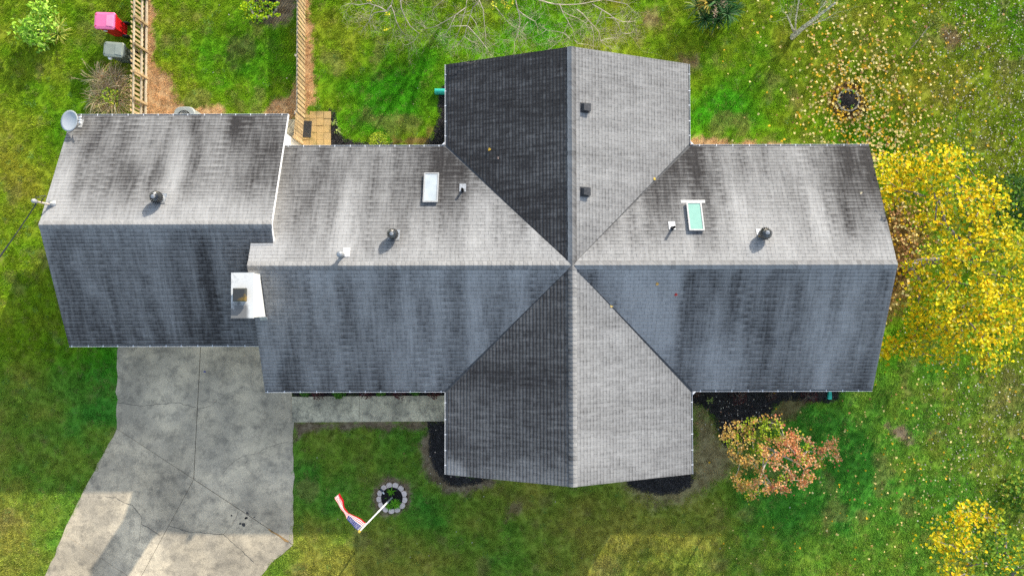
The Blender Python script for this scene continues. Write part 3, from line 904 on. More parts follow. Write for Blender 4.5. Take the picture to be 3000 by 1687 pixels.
# ridge caps: one bent shingle after another
def ridge(p0, p1, k, i, s, parent, count):
    p0, p1 = Vector(p0), Vector(p1)
    d = (p1 - p0).normalized(); L = (p1 - p0).length
    side = Vector((-d.y, d.x, 0))
    for j in range(count):
        a = L * j / count; e = L * (j + 1) / count + 0.03
        w = 0.155 + rsh.uniform(-.006, .006)
        b = Shing(); top = []; bot = []
        lf0, lf1 = 0.026, 0.014
        for (t, lf) in ((a, lf0), (e, lf1)):
            c = p0 + d * t
            top += [c + side * w + Vector((0, 0, -k * w + lf)), c + Vector((0, 0, lf + 0.004)), c - side * w + Vector((0, 0, -k * w + lf))]
        rnd = rsh.uniform()
        v = [tuple(p) for p in top] + [tuple(Vector(p) - Vector((0, 0, 0.014))) for p in top]
        me = bpy.data.meshes.new('ridge_cap')
        me.from_pydata(v, [], [(0, 1, 4, 3), (1, 2, 5, 4), (0, 6, 7, 1), (1, 7, 8, 2), (0, 3, 9, 6), (2, 8, 11, 5), (3, 4, 10, 9), (4, 5, 11, 10)])
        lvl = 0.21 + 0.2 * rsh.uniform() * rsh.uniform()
        sd = {1: (lvl, lvl + .2), 2: (lvl, lvl + 0.22), 3: (lvl + 0.5, lvl)}[i]   # (side +, side -), one flank toned darker
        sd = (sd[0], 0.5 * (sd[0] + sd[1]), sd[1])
        for nm, val in (('dirt', (sd * 4)), ('rnd', [rnd] * 12), ('tv', [0.35] * 3 + [1] * 3 + [0] * 3 + [1] * 3)):
            at_ = me.attributes.new(nm, 'FLOAT', 'POINT'); at_.data.foreach_set('value', np.asarray(val, 'f'))
        at_ = me.attributes.new('suv', 'FLOAT_VECTOR', 'POINT')
        at_.data.foreach_set('vector', np.array([(q[0] + q[1], q[2], 0) for q in v], 'f').ravel())
        me.materials.append(M['shingle'])
        place(bpy.data.objects.new('ridge_cap', me), parent, (0, 0, 0))
ridge((GX0 + 0.0, GR, RZG), (GX1, GR, RZG), KG, 1, 'GN', decks[0], 52)
ridge((MX0, MR, RZ), (WR - 0.13, MR, RZ + 0.003), KM, 2, 'MN', decks[2], 71)
ridge((MX1, MR, RZ), (WR + 0.13, MR, RZ + 0.003), KM, 2, 'MN', decks[3], 71)
ridge((WR, WY0, RZ), (WR, MR - 0.02, RZ + 0.008), KM, 3, 'WW', decks[7], 50)
ridge((WR, WY1, RZ), (WR, MR + 0.02, RZ + 0.008), KM, 3, 'WW', decks[6], 50)

# walls
def wallbox(x0, x1, y0, y1, axis, k, z1):
    b = MB(); zt = E0 - 0.02
    b.hexa([(x0, y0, -.1), (x1, y0, -.1), (x1, y1, -.1), (x0, y1, -.1), (x0, y0, zt), (x1, y0, zt), (x1, y1, zt), (x0, y1, zt)])
    if axis == 'x':
        m = (y0 + y1) / 2; h = zt + k * (y1 - y0) / 2
        for x in (x0, x1): b.face([(x, y0, zt), (x, y1, zt), (x, m, h)])
    else:
        m = (x0 + x1) / 2; h = zt + k * (x1 - x0) / 2
        for y in (y0, y1): b.face([(x0, y, zt), (x1, y, zt), (m, y, h)])
    return b.build('wall', M['siding'], house)
wallbox(-16.67, -9.03, GY0 + .54, GY1 - .54, 'x', KG, 0)
wallbox(-9.02, 13.47, MY0 + .5, MY1 - .5, 'x', KM, 0)
wallbox(WX0 + .48, WX1 - .48, WY0 + .36, WY1 - .36, 'y', KM, 0)
# garage door, hidden under the eave from above but seen from the side
b = MB()
for j in range(4): b.box((-13.6, GY0 + .52, 0.3 + 0.53 * j), (4.8, 0.05, 0.51))
b.build('garage_door', M['trim'], house)

# gutters with hangers
def gutter(a, bb, outward, hang0=0.35, step=0.607):
    a, bb, o = Vector(a), Vector(bb), Vector(outward)
    d = (bb - a).normalized(); L = (bb - a).length
    prof = [(0.0, E0 + 0.005), (0.0, E0 - 0.105), (-0.105, E0 - 0.105), (-0.105, E0 + 0.0), (-0.080, E0 + 0.0), (-0.080, E0 - 0.098), (-0.016, E0 - 0.098), (-0.016, E0 + 0.012), (-0.006, E0 + 0.016)]
    b = MB(); n = len(prof)
    for t in (0, L):
        b.addv([tuple((a + d * t + o * q).to_3d() + Vector((0, 0, z))) for q, z in prof])
    for i in range(n):
        j = (i + 1) % n
        b.mi = 1 if i == 5 else 0
        b.addf((i, j, n + j, n + i))
    b.mi = 0
    b.addf(range(n)); b.addf([n + i for i in range(n)][::-1])
    for t in (0.004, L - 0.004):
        c = a + d * t - o * 0.055
        b.box((c.x, c.y, E0 - 0.05), (0.006, 0.09, 0.09) if abs(d.x) > .5 else (0.09, 0.006, 0.09))
    g = b.build('gutter', [M['white_metal'], M['gutter_dirt']], house, origin=Vector((a.x, a.y, E0)))
    t = hang0
    while t < L - 0.1:
        c = a + d * t - o * 0.065
        hb = MB(); hb.box((c.x, c.y, E0 + 0.006), (0.030, 0.15, 0.012) if abs(d.x) > .5 else (0.15, 0.030, 0.012))
        hb.build('hanger', M['white_metal'], g, origin=Vector((c.x, c.y, E0)))
        t += step * random.Random(int(t * 100) + int(L * 10)).uniform(0.92, 1.08)
gutter((GX0, GY1), (GX1, GY1), (0, 1))
gutter((GX0, GY0), (MX0 + 0.1, GY0), (0, -1), 0.1)
gutter((-9.0, MY1), (WX0 - 0.005, MY1), (0, 1))
gutter((WX1 + 0.005, MY1), (MX1, MY1), (0, 1))
gutter((MX0, MY0), (WX0 - 0.005, MY0), (0, -1), 0.1)
gutter((WX1 + 0.005, MY0), (MX1, MY0), (0, -1), 0.3)
gutter((WX0, MY1 + 0.005), (WX0, WY1), (-1, 0))
gutter((WX1, MY1 + 0.005), (WX1, WY1), (1, 0))
gutter((WX0, WY0), (WX0, MY0 - 0.005), (-1, 0))
gutter((WX1, WY0), (WX1, MY0 - 0.005), (1, 0))
# downspouts under the eaves
for (x, y) in [(WX0 + 0.42, 7.9), (WX0 - .3, MY1 - .44), (13.3, MY0 + .44), (-9.6, GY1 - .5)]:
    b = MB(); b.box((x, y, 1.28), (0.07, 0.07, 2.5)); b.build('downspout', M['white_metal'], house)
# splash diverters where two gutters meet
for x, y, sx, sy in [(WX0, MY1, -1, 1), (WX1, MY1, 1, 1), (WX1, MY0, 1, -1)]:
    b = MB()
    b.prism([(x + sx * .02, y + sy * .02, E0 + .003), (x + sx * .12, y - sy * .0, E0 + .003), (x - sx * 0.0, y + sy * .12, E0 + .003)][::(1 if sx * sy < 0 else -1)],
            [(x + sx * .02, y + sy * .02, E0 + .05), (x + sx * .12, y - sy * .0, E0 + .04), (x - sx * 0.0, y + sy * .12, E0 + .04)][::(1 if sx * sy < 0 else -1)])
    b.build('splash_guard', M['white_metal'], house)
# rake trim
def board(p, q, w, h, name='rake_board', mat='trim'):
    p, q = Vector(p), Vector(q); d = (q - p)
    b = MB(); dirn = d.normalized(); side = Vector((-dirn.y, dirn.x, 0)).normalized() * w / 2; dz = Vector((0, 0, h))
    b.hexa([p - side, p + side, q + side, q - side, p - side + dz, p + side + dz, q + side + dz, q - side + dz])
    b.build(name, M[mat], house)
board((GX1 + .008, GY1, E0 - .13), (GX1 + .008, GR, RZG - .13), 0.014, 0.125)
board((GX1 + .008, GR, RZG - .13), (GX1 + .008, 2.205, zs('GS', 0, 2.205) - .13), 0.014, 0.125)
# flashing strips along the step where the two roofs cross
b = MB()
b.hexa([(MX0, 2.13, zs('MN', 0, 2.13) + .012), (GX1, 2.13, zs('MN', 0, 2.13) + .012), (GX1, 2.2, zs('MN', 0, 2.2) + .012), (MX0, 2.2, zs('MN', 0, 2.2) + .012),
        (MX0, 2.13, zs('MN', 0, 2.13) + .022), (GX1, 2.13, zs('MN', 0, 2.13) + .022), (GX1, 2.2, zs('MN', 0, 2.2) + .022), (MX0, 2.2, zs('MN', 0, 2.2) + .022)])
b.build('step_flashing', M['light_metal'], house)

# chimney
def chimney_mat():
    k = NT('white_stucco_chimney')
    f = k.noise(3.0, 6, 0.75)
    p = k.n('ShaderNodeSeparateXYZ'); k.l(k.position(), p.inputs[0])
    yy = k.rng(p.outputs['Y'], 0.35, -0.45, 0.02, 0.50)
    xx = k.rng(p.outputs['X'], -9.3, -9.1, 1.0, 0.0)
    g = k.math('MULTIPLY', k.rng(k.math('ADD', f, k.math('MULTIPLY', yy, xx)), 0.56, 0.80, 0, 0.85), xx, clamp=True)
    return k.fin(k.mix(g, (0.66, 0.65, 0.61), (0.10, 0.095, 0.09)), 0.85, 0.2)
M['chimney'] = chimney_mat()
CX0, CX1, CY0, CY1, CZ = -9.80, -9.06, -0.47, 1.07, E0 + 2.42
b = MB(); b.box(((CX0 + CX1) / 2, (CY0 + CY1) / 2, (CZ - .1) / 2 + .05), (CX1 - CX0, CY1 - CY0, CZ - .1))
ch = b.build('chimney', M['chimney'], house, origin=Vector((-9.43, 0.3, 0)))
b = MB()
b.box(((CX0 + CX1) / 2, (CY0 + CY1) / 2, CZ - .02), (CX1 - CX0 + .05, CY1 - CY0 + .05, 0.06))
b.build('chimney_crown', M['chimney'], ch)
c0, c1 = P(681, 843.5, CZ + .22), P(720, 883, CZ + .22)
ccx, ccy, hs = (c0.x + c1.x) / 2, (c0.y + c1.y) / 2, abs(c1.x - c0.x) / 2
b = MB()
b.lathe([(hs * 1.2, 0.0), (hs * 1.2, 0.09), (hs * 1.41, 0.10), (hs * 1.41, 0.17), (hs * 1.2, 0.215), (hs * 1.18, 0.22)], (ccx, ccy, CZ + .01), 4, Matrix.Rotation(rad(45), 3, 'Z'))
k = NT('bronze_cap'); f = k.rng(k.noise(3.3, 3, 0.6), 0.54, 0.66, 0, 0.8)
b.build('chimney_cap', k.fin(k.mix(f, (0.065, 0.065, 0.06), (0.24, 0.15, 0.03)), 0.35, 0.5, 0.35), ch)
b = MB()
xa, xb = CX1 - .22, CX1 + .06
for (ya, yb) in [(CY0 - .13, CY0)]:
    b.hexa([(xa, ya, zs('MS', 0, ya) + .005), (xb, ya, zs('MS', 0, ya) + .005), (xb, yb, zs('MS', 0, yb) + .005), (xa, yb, zs('MS', 0, yb) + .005),
            (xa, ya, zs('MS', 0, ya) + .03), (xb, ya, zs('MS', 0, ya) + .03), (xb, yb, zs('MS', 0, yb) + .12), (xa, yb, zs('MS', 0, yb) + .12)])
b.build('apron_flashing', M['grey_metal'], ch)
b = MB()
for j in range(9):
    ya = CY0 + 0.16 * j
    b.hexa([(CX1, ya, zs('MS', 0, ya) - .02), (CX1 + .03, ya, zs('MS', 0, ya) - .02), (CX1 + .03, ya + .155, zs('MS', 0, ya + .155) - .02), (CX1, ya + .155, zs('MS', 0, ya + .155) - .02),
            (CX1, ya, zs('MS', 0, ya) + .05), (CX1 + .006, ya, zs('MS', 0, ya) + .05), (CX1 + .006, ya + .155, zs('MS', 0, ya + .155) + .05), (CX1, ya + .155, zs('MS', 0, ya + .155) + .05)])
b.build('side_flashing', M['dark_metal'], ch)

# skylights
def skylight(s, quad, frame_mat, glass_mat, hgt, head=None):
    c = [on_roof(s, px, py, hgt) for px, py in quad]          # corners of the raised frame, clockwise from top left
    ctr = sum(c, Vector()) / 4
    F_ = slope_frame(s); nrm = F_.col[2]
    U = F_.col[0]; V = F_.col[1]
    hu = (abs((c[1] - c[0]).dot(U)) + abs((c[2] - c[3]).dot(U))) / 4
    hv = (abs((c[3] - c[0]).dot(V)) + abs((c[2] - c[1]).dot(V))) / 4
    R = Matrix((U, V, nrm)).transposed()
    base = ctr - nrm * hgt
    sk = MB(); sk.box(ctr - nrm * (hgt / 2 + 0.03), (2 * hu - .05, 2 * hv - .05, hgt + 0.02), M=R)
    so = sk.build('skylight', M['grey_metal'], house, origin=base)
    fb = MB(); w = 0.055
    for (du, dv, su, sv) in ((0, hv - w / 2, 2 * hu, w), (0, -hv + w / 2, 2 * hu, w), (hu - w / 2, 0, w, 2 * hv - 2 * w), (-hu + w / 2, 0, w, 2 * hv - 2 * w)):
        fb.box(ctr + U * du + V * dv - nrm * 0.02, (su, sv, 0.05), M=R)
    fb.build('skylight_frame', frame_mat, so)
    gb = MB(); gb.box(ctr - nrm * 0.022, (2 * hu - 2 * w, 2 * hv - 2 * w, 0.02), M=R)
    gb.build('skylight_glass', glass_mat, so)
    if head:
        hb = MB(); hb.box(base - V * (hv + 0.085) + nrm * 0.02, (2 * hu + 0.34, 0.13, 0.015), M=R)
        hb.build('head_flashing', M['light_metal'], so)
M['acrylic'] = simple('white_skylight_acrylic', (0.40, 0.44, 0.46), 0.25, 0.2, ns=1.5, amt=0.16)  # white sky reflection painted as a pale diffuse pane
M['mint_glass'] = simple('mint_skylight_glazing', (0.22, 0.41, 0.34), 0.3, 0.15, ns=5, amt=0.06)
skylight('MN', [(1242, 506), (1286.5, 506), (1282.5, 592), (1238.5, 592)], M['light_metal'], M['acrylic'], 0.13)
skylight('MN', [(2011, 592), (2056, 592), (2064, 675), (2019, 675)], M['light_metal'], M['mint_glass'], 0.13, True)

# spinning roof ventilators
def turbine(s, px, py, r_, mat):
    c = on_roof(s, px, py, 0.40)
    base = Vector((c.x, c.y, zs(s, c.x, c.y)))
    F_ = slope_frame(s)
    b = MB()
    b.box(base + Vector((0, 0, 0.018)), (0.42, 0.42, 0.012), M=F_)
    b.lathe([(0.16, -.08), (0.15, 0.14), (0.155, 0.16)], base + Vector((0, 0, 0.0)), 18)
    to = b.build('turbine_vent', M['grey_metal'], house, origin=base)
    h = MB(); n = 18
    prof = [(0.70, 0.0), (0.93, 0.07), (1.0, 0.15), (0.92, 0.24), (0.72, 0.32), (0.45, 0.37)]
    for i in range(n):
        a0 = 2 * math.pi * i / n
        pr = []
        for j, (q, z) in enumerate(prof):
            tw = a0 + 0.10 * j
            pr.append((q * r_, tw, z))
        for j in range(len(pr) - 1):
            (ra, ta, za), (rb_, tb, zb) = pr[j], pr[j + 1]
            da = 2 * math.pi / n * 0.62
            h.face([base + Vector((ra * .90 * math.cos(ta), ra * .90 * math.sin(ta), za + .15)), base + Vector((ra * 1.03 * math.cos(ta + da), ra * 1.03 * math.sin(ta + da), za + .15)),
                    base + Vector((rb_ * 1.03 * math.cos(tb + da), rb_ * 1.03 * math.sin(tb + da), zb + .15)), base + Vector((rb_ * .90 * math.cos(tb), rb_ * .90 * math.sin(tb), zb + .15))])
    h.mi = 1; h.lathe([(0.36 * r_, 0.365), (0.34 * r_, 0.385), (0.30 * r_, 0.405), (0.1 * r_, 0.415)], base + Vector((0, 0, .15)), 16)
    h.mi = 2; h.lathe([(0.60 * r_, 0.0), (0.80 * r_, .15), (0.6 * r_, .30)], base + Vector((0, 0, .15)), 12)
    h.build('turbine_head', [mat, M['grey_metal'], M['black_plastic']], to)
M['turbine'] = simple('dull_turbine_metal', (0.12, 0.122, 0.125), 0.3, 0.5, 0.8, ns=12, amt=0.4)
turbine('GN', 453.5, 577, 0.235, M['turbine'])
turbine('MN', 1148.7, 685.5, 0.215, M['turbine'])
turbine('MN', 2245.4, 682.5, 0.235, M['turbine'])

# low slant-back roof vents
def slant_vent(px, py):
    c = on_roof('WE', px, py, 0.12); base = Vector((c.x, c.y, zs('WE', c.x, c.y)))
    F_ = slope_frame('WE')
    U, V, Nn = F_.col[0], F_.col[1], F_.col[2]
    g = MB(); g.box(base + Nn * .012, (0.36, 0.38, 0.012), M=F_)
    so = g.build('roof_vent', M['dark_metal'], house, origin=base)
    h = MB(); w = 0.14
    lo, hi = -0.15, 0.15
    p = lambda u, v, n_: base + U * u + V * v + Nn * n_
    h.hexa([p(-w, lo, .02), p(w, lo, .02), p(w, hi, .02), p(-w, hi, .02), p(-w * 1.02, lo - .02, .15), p(w * 1.02, lo - .02, .15), p(w * .8, hi - .05, .14), p(-w * .8, hi - .05, .14)])
    h.build('vent_hood', M['dark_metal'], so)
slant_vent(1714.5, 314); slant_vent(1714, 561)

# plumbing pipes
def pipe(s, px, py, rr, hgt, matp, fl=True, cap=False, flm='light_metal', fdx=0.0):
    c = on_roof(s, px, py, hgt); base = Vector((c.x, c.y, zs(s, c.x, c.y))); F_ = slope_frame(s)
    b = MB()
    b.tube([base - Vector((0, 0, .1)), base + Vector((0, 0, hgt))], rr, 12, False)
    b.tube([base + Vector((0, 0, hgt)), base - Vector((0, 0, .1))], rr * 0.8, 12, False)
    b.lathe([(rr * 1.8, -.03), (rr * 1.15, .10)], base, 12)
    po = b.build('vent_pipe', M[matp], house, origin=base)
    if fl:
        g = MB(); g.box(base + F_.col[1] * (-.10) + F_.col[2] * .020 + F_.col[0] * fdx, (0.25, 0.34, 0.01), M=F_); g.build('pipe_flashing', M[flm], po)
    if cap:
        g = MB(); g.lathe([(rr * 1.5, hgt - .10), (rr * 1.9, hgt - .06), (rr * 1.9, hgt + .03), (rr * 1.5, hgt + .09), (rr * .6, hgt + .12)], base, 14); g.build('pipe_cap', M['grey_metal'], po)
pipe('MN', 1353.8, 553.7, 0.045, 0.32, 'black_plastic', flm='grey_metal')
pipe('MN', 1976, 665.5, 0.045, 0.36, 'black_plastic', flm='grey_metal')
pipe('MN', 996, 745, 0.065, 0.42, 'grey_metal', cap=True, flm='trim', fdx=-0.12)

# electric mast
base = on_roof('GN', 151, 600, 0.02)
b = MB()
b.tube([base - Vector((0, 0, .3)), base + Vector((0, 0, .86))], 0.035, 10)
mast = b.build('service_mast', M['rusty_pipe'], house, origin=base)
b = MB(); F_ = slope_frame('GN')
b.lathe([(0.15, 0.0), (0.10, 0.05), (0.05, 0.14), (0.042, 0.16)], base + Vector((0.02, 0.03, 0.0)), 14, Matrix.Identity(3))
b.build('mast_boot', M['grey_metal'], mast)
b = MB(); top = base + Vector((0, 0, .86))
b.lathe([(0.05, -.1), (0.075, -.02), (0.085, .05), (0.07, .11), (0.03, .15)], top, 12)
b.build('weatherhead', M['light_metal'], mast)
b = MB()
for q in (0.0, 0.12):
    b.tube([top + Vector((.0, .03, .02)), top + Vector((0.05 + q, .16, .05)), top + Vector((.16 + q, .10 + q, -.14)), top + Vector((.02 - q * .5, .0, -.3))], 0.012, 5)
b.build('drip_loop', M['cable'], mast)

tb = MB(); pts = []
a_ = top + Vector((-0.02, -.04, -.12)); e_ = P(-230, 1050, 5.4); e_ = top + (e_ - top) * 1.9; e_.z = 6.6
for i in range(25):
    t = i / 24
    pts.append(a_.lerp(e_, t) - Vector((0, 0, 0.9 * 4 * t * (1 - t) * 0.5)))
tb.tube(pts, 0.017, 6)
tb.tube([p + Vector((0.02 * math.sin(i * 1.3), 0.02 * math.cos(i * 1.3), .015)) for i, p in enumerate(pts)], 0.011, 5)
pc = tb.build('power_cable', M['cable'], None, origin=a_)
tag(pc, 'black twisted power cable running from the roof mast out over the lawn', 'cable')
# the mast is held by the roof; the street pole that carries the far end stands outside the picture
up = thing('utility_pole', (e_.x, e_.y, 0), 'brown wooden utility pole holding the far end of the power cable', 'utility pole')
b = MB(); b.tube([(e_.x, e_.y, -.3), (e_.x, e_.y, 7.2)], [.14, .11], 10); b.build('pole', M['bark_grey'], up)

# satellite dish
dc = P(202.3, 354, E0 + 0.62)
dish = thing('satellite_dish', on_roof('GN', 238, 364, 0.0), 'pale grey oval satellite dish mounted on the garage roof corner', 'satellite dish')
tl = rad(-12)
axis = Vector((math.sin(tl), 0.04, math.cos(tl))).normalized()
ux = Vector((0, 1, 0)) - axis * axis.y; ux.normalize(); uy = axis.cross(ux)
R = Matrix((ux, uy, axis)).transposed()
b = MB(); b.sm = True
rings = []
for j in range(7):
    q = j / 6; rings.append(b.addv([dc + R @ Vector((0.405 * q * math.cos(2 * math.pi * k_ / 28), 0.375 * q * math.sin(2 * math.pi * k_ / 28), 0.07 * q * q - .07)) for k_ in range(28)]))
for j in range(7, 14):
    q = (13 - j) / 6; rings.append(b.addv([dc + R @ Vector((0.41 * q * math.cos(2 * math.pi * k_ / 28), 0.38 * q * math.sin(2 * math.pi * k_ / 28), 0.07 * q * q - .085)) for k_ in range(28)]))
for j in range(len(rings) - 1):
    for k_ in range(28): b.addf((rings[j] + k_, rings[j] + (k_ + 1) % 28, rings[j + 1] + (k_ + 1) % 28, rings[j + 1] + k_))
b.build('reflector', M['dish'], dish)
foot = on_roof('GN', 238, 364, 0.0)
b = MB()
b.tube([dc - axis * .1, foot + Vector((-.08, .02, .30)), foot + Vector((0, 0, .02))], 0.022, 8)
b.build('mast_arm', M['light_metal'], dish)
b = MB(); b.box(foot + slope_frame('GN').col[2] * .025, (0.16, 0.36, 0.012), M=slope_frame('GN')); b.build('mount_plate', M['light_metal'], dish)
edge_ = dc + Vector((.30, 0, -.02))
lnb = P(234, 352, E0 + 0.72)
b = MB(); b.tube([edge_ - axis * .02, lnb], 0.014, 6); b.build('feed_arm', M['light_metal'], dish)
b = MB()
for q in (-.09, 0.0, .09): b.tube([lnb + Vector((-.02, q, .0)), lnb + Vector((.07, q * 1.2, .05))], [0.035, 0.028], 8)
b.build('feed_horn', M['white_metal'], dish)

# ------------------------------------------------------------------ fences and gate
def picket_mesh(w, t, h, name, mat):
    b = MB()
    b.prism([(-t / 2, -w / 2, 0), (t / 2, -w / 2, 0), (t / 2, w / 2, 0), (-t / 2, w / 2, 0)], [(-t / 2, -w / 2, h - w * .45), (t / 2, -w / 2, h - w * .45), (t / 2, w / 2, h - w * .45), (-t / 2, w / 2, h - w * .45)])
    b.prism([(-t / 2, -w / 2, h - w * .45), (t / 2, -w / 2, h - w * .45), (t / 2, w / 2, h - w * .45), (-t / 2, w / 2, h - w * .45)], [(-t / 2, -w * .15, h), (t / 2, -w * .15, h), (t / 2, w * .15, h), (-t / 2, w * .15, h)])
    return b.mesh(name, mat)

rf = random.Random(21)
FX = -15.62
fence = thing('picket_fence', (FX, 11.5, 0), 'weathered wooden picket fence running beside the two wheeled bins', 'fence')
pm = picket_mesh(0.098, 0.02, 1.03, 'picket', M['wood'])
y = 7.15
while y < 17.5:
    o = bpy.data.objects.new('picket', pm); o.rotation_euler = (rf.uniform(-.012, .012), rf.uniform(-.015, .015), rf.uniform(-.03, .03))
    o.scale = (1, rf.uniform(.93, 1.05), rf.uniform(.97, 1.02))
    place(o, fence, (FX - 0.05 + rf.uniform(-.004, .004), y, 0.03)); y += 0.205 * rf.uniform(.96, 1.04)
for z_, m_n, wd in ((0.90, 'wood_pale', 0.07), (0.30, 'wood_pale', 0.09)):
    yy = 7.0
    while yy < 17.4:
        b = MB(); b.box((FX, yy + 1.2, z_), (wd * .55, 2.39, 0.09)); b.build('rail', M[m_n], fence, origin=Vector((FX, yy + 1.2, z_))); yy += 2.4
b = MB(); b.box((FX + .07, 12.2, .06), (0.05, 10.2, 0.12)); b.build('kick_board', M['wood_pale'], fence)
yy = 7.35
while yy < 17.5:
    b = MB(); b.box((FX + 0.085, yy, 0.5), (0.09, 0.09, 1.0)); b.build('post', M['wood'], fence, origin=Vector((FX + .09, yy, 0))); yy += 1.13

FX2 = -8.80
fence2 = thing('board_fence', (FX2, 12, 0), 'wooden fence of close set boards running up from the paver patio', 'fence')
pm2 = picket_mesh(0.135, 0.022, 1.02, 'board', M['wood'])
y = 7.95
while y < 17.5:
    o = bpy.data.objects.new('board', pm2); o.rotation_euler = (rf.uniform(-.012, .012), rf.uniform(-.012, .012), rf.uniform(-.03, .03))
    o.scale = (1, rf.uniform(.92, 1.05), rf.uniform(.98, 1.01))
    place(o, fence2, (FX2 + rf.uniform(-.004, .004), y, 0.02)); y += 0.192 * rf.uniform(.97, 1.03)
for z_ in (0.93, 0.2):
    yy = 7.8
    while yy < 17.4:
        b = MB(); b.box((FX2 - .045, yy + 1.2, z_), (0.05, 2.39, 0.09)); b.build('rail', M['wood_pale'], fence2, origin=Vector((FX2, yy + 1.2, z_))); yy += 2.4
yy = 7.9
while yy < 17.5:
    b = MB(); b.box((FX2 - .10, yy, 0.48), (0.085, 0.085, 0.98)); b.build('post', M['wood_pale'], fence2, origin=Vector((FX2 - .1, yy, 0))); yy += 2.35
gate = thing('gate', (FX2, 6.62, 0), 'narrow wooden gate standing on the concrete step by the white wall', 'gate')
gv = lambda t, z: Vector((FX2 - 0.02 - 0.07 * t, 7.84 - 1.0 * t, z))
ang = math.atan2(-1.28, -0.09) + math.pi / 2
pm3 = picket_mesh(0.12, 0.022, 1.10, 'gate_board', M['wood'])
for i in range(7):
    o = bpy.data.objects.new('gate_board', pm3); o.rotation_euler = (rf.uniform(-.01, .01), 0, ang + rf.uniform(-.02, .02))
    place(o, gate, gv((i + .5) / 7, 0.10))
for z_ in (0.28, 1.0):
    b = MB(); p, q = gv(0.01, z_), gv(0.99, z_); b.box((p + q) / 2 + Vector((-.035, 0, 0)), (0.04, (p - q).length, 0.09), ang); b.build('gate_rail', M['wood'], gate, origin=(p + q) / 2)
b = MB(); p = gv(1.03, .6); b.box(p, (0.09, 0.09, 1.2)); b.build('gate_post', M['wood'], gate, origin=p)
b = MB(); p = gv(0.02, .95); b.box(p + Vector((-.09, 0, 0)), (0.1, 0.03, 0.05)); b.build('latch', M['grey_metal'], gate, origin=p)

# rubber door mat: a grid of ribs
mc = P(898, 379, 0.03)
mt = MB()
R = Matrix.Rotation(rad(-4), 3, 'Z')
nxr, nyr, mw, ml = 8, 15, 0.40, 0.68
for i in range(nxr + 1): mt.box(R @ Vector((-mw / 2 + mw * i / nxr, 0, .008)) + Vector((mc.x, mc.y, .048)), (0.024, ml, 0.016), M=R)
for j in range(nyr + 1): mt.box(R @ Vector((0, -ml / 2 + ml * j / nyr, .010)) + Vector((mc.x, mc.y, .048)), (mw, 0.020, 0.018), M=R)
tag(mt.build('doormat', M['rubber'], None, origin=Vector((mc.x, mc.y, .045))), 'grey ribbed rubber doormat lying on the tan paver patio', 'doormat')

